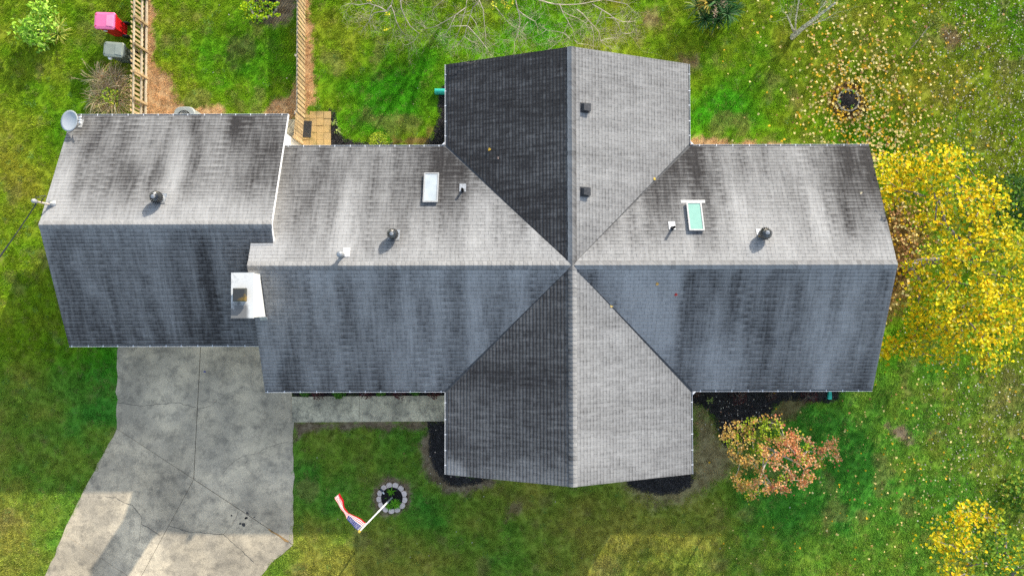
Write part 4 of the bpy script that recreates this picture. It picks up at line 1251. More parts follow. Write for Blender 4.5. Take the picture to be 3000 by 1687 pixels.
# ------------------------------------------------------------------ wheeled bins
def wheelie_bin(name, label, cx, cy, rz, body_c, lid_c, lidin_c, w, d, h):
    t = thing(name, (cx, cy, 0), label, 'bin', 'wheeled bins beside the picket fence')
    Rz = Matrix.Rotation(rz, 3, 'Z'); C = Vector((cx, cy, 0))
    q = lambda x, y, z: C + Rz @ Vector((x, y, z))      # +x is the wheel side
    mb_ = simple(name + '_body', body_c, 0.42, 0.4, ns=5, amt=0.12)
    ml_ = simple(name + '_lid', lid_c, 0.42, 0.5, ns=4, amt=0.10)
    ml2 = simple(name + '_lid_panel', lidin_c, 0.42, 0.5, ns=4, amt=0.10)
    b = MB(); rings = []
    def ring(x0, x1, hw, z, c=0.05):
        return [q(x0 + c, -hw, z), q(x1 - c, -hw, z), q(x1, -hw + c, z), q(x1, hw - c, z), q(x1 - c, hw, z), q(x0 + c, hw, z), q(x0, hw - c, z), q(x0, -hw + c, z)]
    lv = [(-d * .30, d * .36, w * .38, 0.03), (-d * .33, d * .37, w * .39, 0.25), (-d * .42, d * .41, w * .445, h * .82), (-d * .47, d * .45, w * .48, h * .83), (-d * .48, d * .46, w * .485, h * .93)]
    for x0, x1, hw, z in lv: rings.append(b.addv(ring(x0, x1, hw, z)))
    for a, c in zip(rings[:-1], rings[1:]):
        for i in range(8): b.addf((a + i, a + (i + 1) % 8, c + (i + 1) % 8, c + i))
    b.addf([rings[0] + i for i in range(8)][::-1]); b.addf([rings[-1] + i for i in range(8)])
    b.build('body', mb_, t)
    b = MB(); rings = []
    for x0, x1, hw, z, c in ((-d * .52, d * .47, w * .51, h * .93, .06), (-d * .53, d * .47, w * .52, h * .955, .07), (-d * .51, d * .45, w * .49, h * .985, .07), (-d * .42, d * .30, w * .36, h * 1.0, .05)):
        rings.append(b.addv(ring(x0, x1, hw, z, c)))
    for a, c in zip(rings[:-1], rings[1:]):
        for i in range(8): b.addf((a + i, a + (i + 1) % 8, c + (i + 1) % 8, c + i))
    b.addf([rings[0] + i for i in range(8)][::-1]); b.addf([rings[-1] + i for i in range(8)])
    lid = b.build('lid', ml_, t)
    b = MB(); b.hexa([q(d * .06, -w * .33, h * .99), q(d * .40, -w * .38, h * .985), q(d * .40, w * .38, h * .985), q(d * .06, w * .33, h * .99),
                      q(d * .07, -w * .32, h * 1.012), q(d * .39, -w * .37, h * 1.008), q(d * .39, w * .37, h * 1.008), q(d * .07, w * .32, h * 1.012)])
    b.build('lid_panel', ml2, lid)
    for s in (-1, 1):
        g = MB(); g.box(q(-d * .43, s * w * .33, h * .993), (0.11, 0.035, 0.012), rz - s * rad(35)); g.build('lid_grip', mb_, lid)
    b = MB(); b.tube([q(d * .50, -w * .40, h * .97), q(d * .50, w * .40, h * .97)], 0.018, 8)
    for s in (-1, 1): b.tube([q(d * .44, s * w * .40, h * .93), q(d * .50, s * w * .40, h * .97)], 0.018, 6)
    b.build('handle', mb_, t)
    for s in (-1, 1):
        b = MB(); Mw = Rz @ Matrix.Rotation(rad(90), 3, 'X')
        b.lathe([(.05, -.035), (.135, -.035), (.15, -.02), (.15, .02), (.135, .035), (.05, .035)], q(d * .40, s * w * .41, .15), 16, Mw)
        b.build('wheel', M['black_plastic'], t)
    return t, q
c = P(307, 61, 1.08)
tb_, q = wheelie_bin('wheeled_bin', 'red wheeled bin with a faded pink lid beside the fence', c.x + .02, c.y, rad(-2), (0.52, 0.006, 0.012), (0.76, 0.16, 0.33), (0.80, 0.27, 0.42), 0.68, 0.86, 1.10)  # lid pink: fading plus sunlit sheen put into the colour
b = MB(); b.prism([q(-.14 + .09 * math.cos(k_ * .628), -.326, .80 + .06 * math.sin(k_ * .628)) for k_ in range(10)], [q(-.14 + .09 * math.cos(k_ * .628), -.329, .80 + .06 * math.sin(k_ * .628)) for k_ in range(10)])
b.build('emblem', M['white_metal'], tb_)
c = P(335, 146, 1.0)
wheelie_bin('wheeled_bin', 'dark grey green wheeled bin with a paler lid, above the dry grass clump', c.x, c.y, rad(-5), (0.07, 0.085, 0.075), (0.24, 0.265, 0.21), (0.27, 0.295, 0.24), 0.60, 0.84, 1.04)
bg = P(322, 172, 0.85)
b = MB(); b.sm = True
b.lathe([(.02, -.10), (.07, -.07), (.085, -.01), (.06, .04), (.02, .06)], bg + Vector((0, .03, 0)), 9)
tag(b.build('plastic_bag', M['white_metal'], None, origin=bg), 'white plastic bag poking out under the grey green bin lid', 'bag')

# air conditioner behind the garage
ac = P(541, 345, 0.75)
t = thing('air_conditioner', (ac.x, ac.y, 0), 'round cornered grey air conditioner unit against the back of the garage', 'air conditioner')
b = MB()
def rsq(h_, z, n=28): return [(ac.x + h_ * math.copysign(abs(math.cos(a)) ** .62, math.cos(a)), ac.y + h_ * math.copysign(abs(math.sin(a)) ** .62, math.sin(a)), z) for a in [2 * math.pi * i / n for i in range(n)]]
b.prism(rsq(.44, .04), rsq(.44, .74)); b.build('casing', M['ac_metal'], t)
b = MB(); b.prism(rsq(.46, .74), rsq(.42, .80)); tp = b.build('top_cover', M['ac_metal'], t)
b = MB(); b.lathe([(.30, .802), (.30, .806)], (ac.x, ac.y, 0), 24); b.build('fan_opening', M['black_plastic'], tp)
b = MB()
for i in range(14):
    a = math.pi * i / 14
    b.tube([(ac.x - .31 * math.cos(a), ac.y - .31 * math.sin(a), .815), (ac.x + .31 * math.cos(a), ac.y + .31 * math.sin(a), .815)], .005, 4)
for rr in (.1, .2, .3): b.tube([(ac.x + rr * math.cos(k_ * .314), ac.y + rr * math.sin(k_ * .314), .82) for k_ in range(21)], .005, 4)
b.build('fan_guard', M['ac_metal'], tp)

# drain outlets
d0, d1 = P(1274, 269, .12), P(1320, 269.5, .12)
b = MB(); b.tube([d0, d1], .125, 14, False); b.tube([d1, d0], .11, 14, False); b.tube([d1, d1 + Vector((.4, 0, 0))], .12, 14)
tag(b.build('drain_pipe', M['teal'], None, origin=d0), 'teal drain pipe lying on the grass beside the dark roof slope', 'pipe')
d0 = P(2431, 1161, .1)
b = MB(); b.hexa([d0 + Vector((-.09, -.12, -.08)), d0 + Vector((.09, -.12, -.08)), d0 + Vector((.035, .40, -.02)), d0 + Vector((-.035, .40, -.02)),
                  d0 + Vector((-.08, -.12, .02)), d0 + Vector((.08, -.12, .02)), d0 + Vector((.03, .40, .1)), d0 + Vector((-.03, .40, .1))])
tag(b.build('downspout_boot', M['teal'], None, origin=d0), 'small teal wedge shaped downspout outlet in the black mulch', 'drain')

# ------------------------------------------------------------------ leaves and plants
def leaf_mesh(name, L, W, fold, mat, heart=True):
    b = MB()
    if heart: o_ = [(0, 0), (-.30, .42), (-.05, .52), (.35, .42), (1.0, 0)]
    else: o_ = [(0, 0), (.2, .38), (.5, .5), (.8, .28), (1.0, 0)]
    mid = [(0, 0), (.35, 0), (1.0, 0)]
    z = lambda x, y: -fold * L * (1.6 * abs(y)) ** 1.5 + 0.0 * x + fold * L * .5 * (x - .5) ** 2 * 2
    up = [(x * L, y * W, z(x, y) + .3 * fold * L) for x, y in o_[1:-1]]; dn = [(x * L, -y * W, z(x, y) + .3 * fold * L) for x, y in o_[1:-1]]
    c = [(x * L, 0, z(x, 0)) for x, _ in mid]
    i = b.addv(up + dn + c)       # 0-2 up, 3-5 down, 6-8 middle
    for f in ((6, 7, 1), (6, 1, 0), (7, 8, 2), (7, 2, 1), (6, 4, 7), (6, 3, 4), (7, 5, 8), (7, 4, 5)): b.addf([i + k_ for k_ in f])
    return b.mesh(name, mat)

def np_leaf(heart=True, W=1.0):
    """leaf outline of 8 points and 6 triangles about its base, x along the leaf"""
    if heart: o_ = np.array([(0, 0), (-.12, .40), (.30, .50), (.72, .30), (1.0, 0), (.72, -.30), (.30, -.50), (-.12, -.40)], float)
    else: o_ = np.array([(0, 0), (.2, .32), (.45, .42), (.75, .26), (1.0, 0), (.75, -.26), (.45, -.42), (.2, -.32)], float)
    o_[:, 1] *= W
    z = 0.22 * np.abs(o_[:, 1]) - 0.18 * (o_[:, 0] - .3) ** 2
    return np.concatenate([o_, z[:, None]], 1), np.array([(0, 1, 2), (0, 2, 3), (0, 3, 4), (0, 4, 5), (0, 5, 6), (0, 6, 7)])

def rand_rot(r, n, tilt):
    """n rotation matrices: random heading, then a random tilt up to about `tilt`"""
    h = r.uniform(0, 2 * np.pi, n); a = r.uniform(0, 2 * np.pi, n); t = np.abs(r.normal(0, tilt, n))
    ch, sh = np.cos(h), np.sin(h)
    Rz = np.zeros((n, 3, 3)); Rz[:, 0, 0] = ch; Rz[:, 0, 1] = -sh; Rz[:, 1, 0] = sh; Rz[:, 1, 1] = ch; Rz[:, 2, 2] = 1
    ax = np.stack([np.cos(a), np.sin(a), np.zeros(n)], 1); c, s = np.cos(t), np.sin(t)
    K = np.zeros((n, 3, 3)); K[:, 0, 2] = ax[:, 1]; K[:, 1, 2] = -ax[:, 0]; K[:, 2, 0] = -ax[:, 1]; K[:, 2, 1] = ax[:, 0]
    Rt = np.eye(3)[None] + s[:, None, None] * K + (1 - c)[:, None, None] * (K @ K)
    return Rt @ Rz

def leaf_cloud(name, pos, size, rotm, col, parent, tmpl, kind='stuff'):
    tv, tf = tmpl
    n, k_ = len(pos), len(tv)
    V = np.einsum('nij,kj->nki', rotm, tv) * np.asarray(size)[:, None, None] + np.asarray(pos)[:, None, :]
    F = (tf[None] + (np.arange(n) * k_)[:, None, None]).reshape(-1, 3)
    org = WORIG[parent] if parent is not None else Vector((0, 0, 0))
    V = V.reshape(-1, 3) - np.array(org)
    me = bpy.data.meshes.new(name)
    me.vertices.add(len(V)); me.vertices.foreach_set('co', V.astype('f').ravel())
    me.loops.add(F.size); me.loops.foreach_set('vertex_index', F.astype('i').ravel())
    me.polygons.add(len(F)); me.polygons.foreach_set('loop_start', np.arange(0, F.size, 3, dtype='i'))
    C = np.repeat(np.clip(col, 0.004, 0.95), k_, 0)
    at_ = me.color_attributes.new('col', 'FLOAT_COLOR', 'POINT')
    at_.data.foreach_set('color', np.concatenate([C, np.ones((len(C), 1))], 1).astype('f').ravel())
    me.materials.append(M['leaf']); me.update(calc_edges=True)
    o = place(bpy.data.objects.new(name, me), parent, org)
    if kind: o['kind'] = kind
    return o

LEAFV = {}
def leaf_objects(name, pos, size, rotm, col, parent, tmpl_key, **tags):
    """single leaves sharing one mesh, coloured by their object colour"""
    if tmpl_key not in LEAFV:
        tv, tf = tmpl_key[1]() if callable(tmpl_key[1]) else tmpl_key[1]
        me = bpy.data.meshes.new(name); me.from_pydata(tv.tolist(), [], tf.tolist()); me.materials.append(M['leaf_obj']); LEAFV[tmpl_key] = me
    me = LEAFV[tmpl_key]
    for p, s, R_, c in zip(pos, size, rotm, col):
        o = bpy.data.objects.new(name, me)
        o.rotation_euler = Matrix(R_.tolist()).to_euler(); o.scale = (s, s, s)
        o.color = (c[0], c[1], c[2], 1.0)
        place(o, parent, Vector(p))
        tag(o, **tags)
HEART = lambda: np_leaf(True, .95)
OVAL = lambda: np_leaf(False, 1.0)
NARROW = lambda: np_leaf(False, 0.55)

def pal(r, n, cols, w, jit=0.18):
    i = r.choice(len(cols), n, p=np.array(w) / np.sum(w))
    return np.array(cols)[i] * (1 + jit * r.normal(0, 1, n))[:, None]

def skeleton(trunk, tips, r, near=1.0, up=0.35):
    """nodes and parents joining every tip to the trunk; returns positions, parents, subtree tips"""
    pos = [Vector(p) for p in trunk]; par = [-1] + list(range(len(trunk) - 1))
    dep = [0.0]
    for i in range(1, len(trunk)): dep.append(dep[-1] + (pos[i] - pos[i - 1]).length)
    top = pos[-1]
    order = sorted(range(len(tips)), key=lambda i: (Vector(tips[i]) - top).length)
    term = []
    for i in order:
        t = Vector(tips[i]); best, bd = 0, 1e9
        for j, p in enumerate(pos):
            if j < len(trunk) // 2: continue
            dz = t.z - p.z
            d = (t - p).length + 0.32 * dep[j] + (0.6 * -dz if dz < 0 else 0)
            if d < bd: best, bd = j, d
        a = pos[best]; L = (t - a).length; k_ = max(1, int(L / near)); prev = best
        dv = t - a
        sag = Vector((r.uniform(-1, 1), r.uniform(-1, 1), up)) * L * 0.10
        for q in range(1, k_ + 1):
            f = q / k_
            p = a + dv * f + sag * math.sin(math.pi * f) + (Vector((r.uniform(-1, 1), r.uniform(-1, 1), r.uniform(-1, 1))) * L * 0.03 if q < k_ else Vector())
            pos.append(p); par.append(prev); dep.append(dep[prev] + (p - pos[prev]).length); prev = len(pos) - 1
        term.append(prev)
    cnt = [0] * len(pos)
    for j in term:
        while j >= 0: cnt[j] += 1; j = par[j]
    return pos, par, cnt

def branch_parts(tree, pos, par, cnt, ntrunk, rtip, power, mat, rmax=9, nseg=5, trunk_mat=None):
    ch = [[] for _ in pos]
    for i, p in enumerate(par):
        if p >= 0: ch[p].append(i)
    rr = lambda i: min(rtip * max(cnt[i], 1) ** power, rmax)
    b = MB(); b.sm = True
    b.tube(pos[:ntrunk], [rr(i) * (1.25 if i == 0 else 1.0) for i in range(ntrunk)], 9)
    b.build('trunk', trunk_mat or mat, tree)
    roots = [(i, c) for i in range(ntrunk) for c in ch[i] if c >= ntrunk]
    roots.sort(key=lambda t: -cnt[t[1]])
    small = MB(); small.sm = True; nsmall = 0
    for qn, (i, c) in enumerate(roots):
        big = qn < 10
        b = MB() if big else small
        b.sm = True
        stack = [(i, c)]
        while stack:
            a, k_ = stack.pop()
            chain = [a, k_]
            while len(ch[chain[-1]]) >= 1:
                kids = sorted(ch[chain[-1]], key=lambda z: -cnt[z])
                stack += [(chain[-1], z) for z in kids[1:]]
                chain.append(kids[0])
            rads = [min(rr(chain[1]), rr(chain[0]))] + [rr(z) for z in chain[1:]]
            rads[-1] *= 0.55
            b.tube([pos[z] for z in chain], rads, nseg if rads[0] > .012 else 4, False)
        if big: b.build('branch', mat, tree)
        else: nsmall += 1
    if nsmall: small.build('twigs', mat, tree)

def inside_px(r, poly, n, holes=(), edge=0.0):
    xs = [p[0] for p in poly]; ys = [p[1] for p in poly]; out = []
    while len(out) < n:
        x = r.uniform(min(xs), max(xs), 400); y = r.uniform(min(ys), max(ys), 400)
        ok = sdf(poly, x, y) > edge
        for h in holes: ok &= sdf(h, x, y) < 0
        out += list(zip(x[ok], y[ok]))
    return out[:n]

def leafy_tree(name, label, cat, trunk, clumps, per, spread, size, colf, tmpl, rtip, power, mat, seed, tilt=0.7, singles=0, group=None, near=0.8, rmax=0.16, key='heart'):
    r = np.random.RandomState(seed); rp = random.Random(seed)
    t = thing(name, trunk[0], label, cat, group)
    pos, par, cnt = skeleton(trunk, clumps, rp, near)
    branch_parts(t, pos, par, cnt, len(trunk), rtip, power, mat, rmax)
    n = len(clumps) * per
    C = np.repeat(np.array([tuple(c) for c in clumps]), per, 0)
    off = r.normal(0, 1, (n, 3)) * np.array(spread)
    p = C + off
    p[:, 2] = np.maximum(p[:, 2], 0.05)
    sz = size * r.uniform(0.7, 1.25, n)
    ci = np.repeat(np.arange(len(clumps)), per)
    col = colf(r, p, ci)
    R_ = rand_rot(r, n, tilt)
    m = np.zeros(n, bool)
    if singles:
        key_ = p[:, 2] + sz * 12 + r.uniform(0, .3, n)
        vis = np.abs(p[:, 0] / (CAM_H - p[:, 2])) < 0.745
        m[np.argsort(-(key_ + 100 * vis))[:singles]] = True
        leaf_objects('leaf', p[m], sz[m], R_[m], np.clip(col[m], .004, .95), t, (key, tmpl))
    leaf_cloud('foliage', p[~m], sz[~m], R_[~m], col[~m], t, tmpl())
    return t

YEL = [(0.84, 0.60, 0.005), (0.78, 0.60, 0.008), (0.44, 0.48, 0.012), (0.80, 0.43, 0.006), (0.14, 0.29, 0.012), (0.70, 0.62, 0.12)]

# big yellow tree at the right of the house
r0 = np.random.RandomState(3)
crown = [(2570, 520), (2600, 440), (2700, 412), (2800, 425), (2880, 470), (2925, 540), (2960, 620), (3010, 700), (3030, 850), (3000, 960), (2960, 1050), (2900, 1080), (2840, 1050),
         (2790, 1070), (2700, 1050), (2660, 1000), (2660, 930), (2690, 860), (2660, 830), (2700, 780), (2740, 720), (2760, 640), (2720, 560), (2640, 575), (2580, 580)]
px_ = inside_px(r0, crown, 165, edge=3)
cl = [P(a, b_, r0.uniform(2.4, 4.6) if a > 2720 else r0.uniform(2.2, 3.1)) for a, b_ in px_]
for a, b_, z in [(2600, 1010, 2.4), (2615, 1025, 2.3), (2640, 1012, 2.5), (2650, 1018, 2.5), (2592, 1030, 2.2), (2745, 590, 3.6), (2770, 660, 3.2), (2700, 645, 3.0), (2590, 600, 2.8), (2735, 560, 3.6), (2740, 650, 3.4), (2690, 820, 2.8), (2660, 780, 2.3)]:
    cl.append(P(a, b_, z))
tb0 = P(2652, 782)
def ycol(r, p, ci):
    n = len(p); c = pal(r, n, YEL, [5, 3.4, 3.2, .9, 2.6, .6], 0.16)
    g = fbm(p[:, 0] * 0.8 + 5, p[:, 1] * 0.8, 55, 3)
    k_ = (sstep(0.50, 0.66, g) * 0.55 * (p[:, 1] < 3.2))[:, None] * (r.uniform(0, 1, n) < 0.6)[:, None]
    return c * (1 - k_) + np.array((0.20, 0.33, 0.015)) * k_
leafy_tree('yellow_tree', 'large yellow leaved tree spreading beside the right gable end', 'tree',
           [tb0, tb0 + Vector((.05, .1, .5)), tb0 + Vector((.15, .15, 1.0)), tb0 + Vector((.35, .15, 1.6))], cl, 52, (0.23, 0.23, 0.16), 0.108, ycol, HEART, 0.011, 0.52, M['bark_grey'], 31, 0.65, 300, near=0.55)

# second yellow tree, bottom right corner
crown = [(2760, 1490), (2860, 1475), (2920, 1520), (2975, 1570), (3040, 1600), (3060, 1800), (2740, 1800), (2720, 1690), (2700, 1620), (2740, 1590), (2735, 1540)]
px_ = inside_px(r0, crown, 110, edge=2)
cl = [P(a, b_, r0.uniform(1.8, 4.2)) for a, b_ in px_]
tb1 = P(2900, 1700)
def ycol2(r, p, ci):
    n = len(p); c = pal(r, n, YEL, [3, 2, 1.5, 1.2, .8, .6], 0.12)
    px = 1500 + p[:, 0] / (CAM_H - p[:, 2]) * FPX; py = 889 - p[:, 1] / (CAM_H - p[:, 2]) * FPX
    g = sstep(-60, 120, (px - 2830) * 0.9 + (py - 1600) * 0.45)
    lo = sstep(0.45, 0.6, fbm(px / 40, py / 40, 8, 3))
    k_ = (np.clip(g + 0.35 * lo, 0, 1) * (r.uniform(0, 1, n) < 0.82))[:, None]
    return c * (1 - k_) + pal(r, n, [(0.13, 0.26, 0.02), (0.22, 0.34, 0.03), (0.08, 0.2, 0.02)], [2, 2, 1.5]) * k_
leafy_tree('yellow_green_tree', 'half yellow half green tree in the bottom right corner of the lawn', 'tree',
           [tb1, tb1 + Vector((0, .05, .5)), tb1 + Vector((.05, .1, 1.0))], cl, 30, (0.20, 0.20, 0.15), 0.106, ycol2, HEART, 0.011, 0.5, M['bark_grey'], 32, 0.7, 200, near=0.5)

# green bushes cut by the right edge of the frame
def bush(name, label, centre, rx, ry, h, n, size, cols, w, tmpl, key, seed, cat='shrub', stems=9, tilt=0.7, group=None, mat='bark_grey', singles=0, shell=0.55):
    r = np.random.RandomState(seed)
    t = thing(name, (centre.x, centre.y, 0), label, cat, group)
    a = r.uniform(0, 2 * np.pi, n); q = np.sqrt(r.uniform(0, 1, n)); zz = r.uniform(shell, 1.0, n)
    lump = 0.72 + 0.5 * vnoise(a * 1.4 + 20, zz * 2, seed)
    hh = np.sqrt(np.maximum(1 - q ** 2, 0.04))
    p = np.stack([centre.x + rx * q * np.cos(a) * lump, centre.y + ry * q * np.sin(a) * lump, np.maximum(h * hh * zz, 0.05)], 1)
    sz = size * r.uniform(.7, 1.25, n)
    b = MB()
    for i in range(stems):
        j = r.randint(n); e = Vector(p[j])
        b.tube([Vector((centre.x + r.uniform(-.05, .05), centre.y + r.uniform(-.05, .05), -.02)), Vector((centre.x, centre.y, 0)).lerp(e, .5) + Vector((0, 0, .1 * h)), e], [0.014, .01, .005], 5)
    b.build('stems', M[mat], t)
    col = pal(r, n, cols, w); R_ = rand_rot(r, n, tilt)
    m = np.zeros(n, bool)
    if singles:
        m[np.argsort(-p[:, 2] - sz)[:singles]] = True
        leaf_objects('leaf', p[m], sz[m], R_[m], np.clip(col[m], .004, .95), t, (key, tmpl))
    leaf_cloud('foliage', p[~m], sz[~m], R_[~m], col[~m], t, tmpl())
    return t
GRN = [(0.035, 0.10, 0.015), (0.06, 0.16, 0.02), (0.10, 0.22, 0.03)]
bush('evergreen_shrub', 'dark green shrub behind the big yellow tree at the right edge', P(2990, 590, .6), .95, 1.1, 1.3, 1100, .10, GRN, [3, 2, 1], OVAL, 'oval', 71)
bush('green_shrub', 'green leafy shrub at the right edge above the bottom corner tree', P(3000, 1455, .6), .75, .85, 1.0, 420, .12, [(0.08, 0.2, 0.02), (0.16, 0.3, 0.03), (0.35, 0.4, 0.04)], [2, 2, 1], HEART, 'heart', 72)

# orange and pink ornamental tree on the lower lawn
crown = [(2095, 1270), (2160, 1230), (2210, 1215), (2260, 1222), (2330, 1240), (2350, 1280), (2395, 1300), (2440, 1290), (2470, 1340), (2455, 1350), (2400, 1330), (2410, 1370), (2370, 1360), (2375, 1390), (2370, 1420), (2330, 1440),
         (2280, 1440), (2240, 1450), (2190, 1445), (2150, 1410), (2170, 1360), (2150, 1330), (2100, 1340), (2115, 1310)]
HOL = [[(2205, 1250), (2228, 1240), (2232, 1285), (2210, 1290)], [(2222, 1348), (2250, 1350), (2245, 1385), (2225, 1375)], [(2110, 1290), (2150, 1300), (2120, 1325)], [(2180, 1378), (2215, 1385), (2200, 1412), (2172, 1405)]]
px_ = inside_px(r0, crown, 125, HOL, 1)
def dz_(a, b_): return max(0.0, 1 - math.hypot(a - 2270, (b_ - 1335)) / 220)
cl = [P(a, b_, 1.75 + 1.5 * dz_(a, b_) + r0.uniform(-.35, .35)) for a, b_ in px_]
for a, b_, z in [(2190, 1455, 1.2), (2205, 1452, 1.2), (2222, 1440, 1.3), (2455, 1345, 1.4), (2442, 1305, 1.6), (2410, 1315, 1.6), (2400, 1355, 1.4), (2405, 1365, 1.3), (2150, 1400, 1.3), (2160, 1415, 1.3), (2175, 1430, 1.2), (2375, 1300, 1.7), (2380, 1395, 1.5)]:
    cl.append(P(a, b_, z + .45))
tb2 = P(2252, 1312)
def ocol(r, p, ci):
    n = len(p)
    px = 1500 + p[:, 0] / (CAM_H - p[:, 2]) * FPX; py = 889 - p[:, 1] / (CAM_H - p[:, 2]) * FPX
    cr = np.random.RandomState(77); base = cr.uniform(0, 1, ci.max() + 1)[ci]
    pink = pal(r, n, [(0.66, 0.24, 0.09), (0.72, 0.35, 0.12), (0.74, 0.45, 0.22), (0.62, 0.15, 0.11)], [2, 3, 2.6, .7], .15)
    org = pal(r, n, [(0.66, 0.36, 0.07), (0.56, 0.40, 0.10), (0.72, 0.46, 0.18)], [2, 2, 1.5], .15)
    lime = pal(r, n, [(0.36, 0.46, 0.02), (0.25, 0.36, 0.02), (0.48, 0.46, 0.04)], [2, 2, 1], .15)
    g = np.exp(-(((px - 2255) / 45) ** 2 + ((py - 1255) / 38) ** 2)) * 1.3 + np.exp(-(((px - 2175) / 50) ** 2 + ((py - 1270) / 50) ** 2)) * .5
    k1 = (g + (base < 0.12) * .8 > r.uniform(.2, 1, n))[:, None]
    k2 = (sstep(2140, 2330, px + 40 * (base - .5)) > r.uniform(0.1, .9, n))[:, None]
    return np.where(k1, lime, np.where(k2, pink, org))
leafy_tree('orange_tree', 'small multi stemmed tree with orange and pink autumn leaves on the lawn', 'tree',
           [tb2, tb2 + Vector((.02, 0, .3)), tb2 + Vector((.0, .03, .8))], cl, 30, (0.095, 0.095, 0.08), 0.078, ocol, OVAL, 0.0045, 0.5, M['bark_pale'], 33, 0.8, 250, near=0.35, key='oval')

# bare tree whose branches hang in from the top
def zz1(x, y): return (1000 + x / 5.152, y / 5.152)
def zz2(x, y): return (1480 + x / 6.133, y / 6.133)
root = P(1490, -230)
bare = thing('bare_tree', root, 'leafless tree with pale branches reaching in over the lawn behind the house', 'tree')
rb = random.Random(14)
hub = root + Vector((0, -.1, 2.2))
lims = [
    [zz1(800, -300), zz1(790, -60), zz1(750, 90), zz1(790, 180), zz1(830, 330), zz1(880, 430), zz1(940, 515)],
    [zz1(750, 90), zz1(680, 175), zz1(600, 120), zz1(520, 90), zz1(410, 55), zz1(260, 80), zz1(130, 55)],
    [zz1(680, 175), zz1(580, 180), zz1(490, 200), zz1(430, 310), zz1(340, 430)], [zz1(505, 95), zz1(450, 200), zz1(420, 310), zz1(470, 380)],
    [zz1(1000, -250), zz1(890, -20), zz1(905, 130), zz1(960, 260), zz1(1040, 400), zz1(1175, 510), zz1(1100, 620), zz1(1020, 670)],
    [zz1(1500, -250), zz1(2080, 10), zz1(2060, 50), zz1(1990, 110), zz1(1945, 240), zz1(1900, 390), zz1(1860, 550), zz1(1760, 680)],
    [zz1(1890, 110), zz1(1720, 235), zz1(1540, 340), zz1(1420, 405), zz1(1270, 440)], [zz1(1900, 395), zz1(1650, 400), zz1(1590, 500)],
    [zz1(1860, 555), zz1(1930, 610), zz1(1990, 640)], [zz1(1720, 240), zz1(1640, 400), zz1(1580, 510)],
    [zz1(1950, 240), zz1(2030, 350), zz1(2060, 440), zz1(2095, 525)], [zz1(1910, 400), zz1(2040, 540), zz1(2130, 650), zz1(2210, 750), zz1(2220, 800)],
    [zz1(2080, 10), zz1(2140, 150), zz1(2160, 380), zz1(2180, 540), zz1(2170, 640)], [zz1(1700, -60), zz1(1530, 10), zz1(1380, 140)], [zz1(1900, -40), zz1(1880, 120), zz1(1800, 400), zz1(1720, 620)],
    [zz2(150, -150), zz2(190, 20), zz2(220, 160), zz2(260, 290), zz2(265, 400), zz2(235, 580), zz2(170, 760), zz2(160, 950)],
    [zz2(235, 190), zz2(330, 270), zz2(420, 330), zz2(540, 390), zz2(575, 480)], [zz2(410, 400), zz2(350, 470), zz2(290, 580)], [zz2(-200, 100), zz2(20, 370), zz2(130, 470), zz2(230, 520)],
    [zz2(300, -150), zz2(600, 0), zz2(760, 50), zz2(900, 80), zz2(1080, 90), zz2(1280, 85), zz2(1450, 60), zz2(1650, 20), zz2(1800, -10)],
    [zz2(980, 90), zz2(1020, 190), zz2(1060, 280), zz2(1140, 400), zz2(1090, 520), zz2(1050, 600), zz2(990, 730), zz2(850, 840)], [zz2(1050, 600), zz2(930, 570), zz2(740, 545)],
    [zz2(1140, 420), zz2(1210, 520), zz2(1250, 660)], [zz2(1060, 610), zz2(1160, 690), zz2(1130, 800)], [zz2(1020, 200), zz2(1160, 280), zz2(1300, 330), zz2(1450, 420)],
    [zz2(1280, 170), zz2(1380, 240), zz2(1530, 410), zz2(1620, 500), zz2(1690, 590), zz2(1715, 740), zz2(1830, 830)], [zz2(1550, 470), zz2(1590, 620), zz2(1580, 870)], [zz2(1500, 370), zz2(1400, 440), zz2(1370, 500)],
    [zz2(1560, 80), zz2(1740, 180), zz2(1880, 270), zz2(1960, 330), zz2(2030, 430), zz2(2080, 580), zz2(2050, 660)], [zz2(1740, 190), zz2(1700, 290), zz2(1640, 450), zz2(1630, 500)],
    [zz2(1960, 330), zz2(2090, 390), zz2(2200, 400), zz2(2320, 385)], [zz2(2080, 600), zz2(2200, 610), zz2(2260, 600)], [zz2(1950, 330), zz2(1800, 320)], [zz2(1720, 740), zz2(1800, 700), zz2(2000, 685)],
    [zz2(1800, 0), zz2(2000, 40), zz2(2180, 80), zz2(2300, 200)], [zz2(1250, 730), zz2(1310, 790), zz2(1480, 805)],
]
def twig_from(b, p, d, L, rr, depth):
    n = 3; pts = [p]; dd = d.normalized()
    for i in range(n):
        dd = (dd + Vector((rb.uniform(-1, 1), rb.uniform(-1, 1), rb.uniform(-.6, .6))) * 0.28).normalized()
        pts.append(pts[-1] + dd * L / n)
        if depth > 0 and rb.random() < .75:
            s = Vector((-dd.y, dd.x, 0)) * rb.choice((-1, 1))
            twig_from(b, pts[-1], dd * .7 + s * rb.uniform(.4, 1.0), L * rb.uniform(.4, .65), rr * .7, depth - 1)
    b.tube(pts, [rr, rr * .8, rr * .65, rr * .4], 3, False)
hang = []
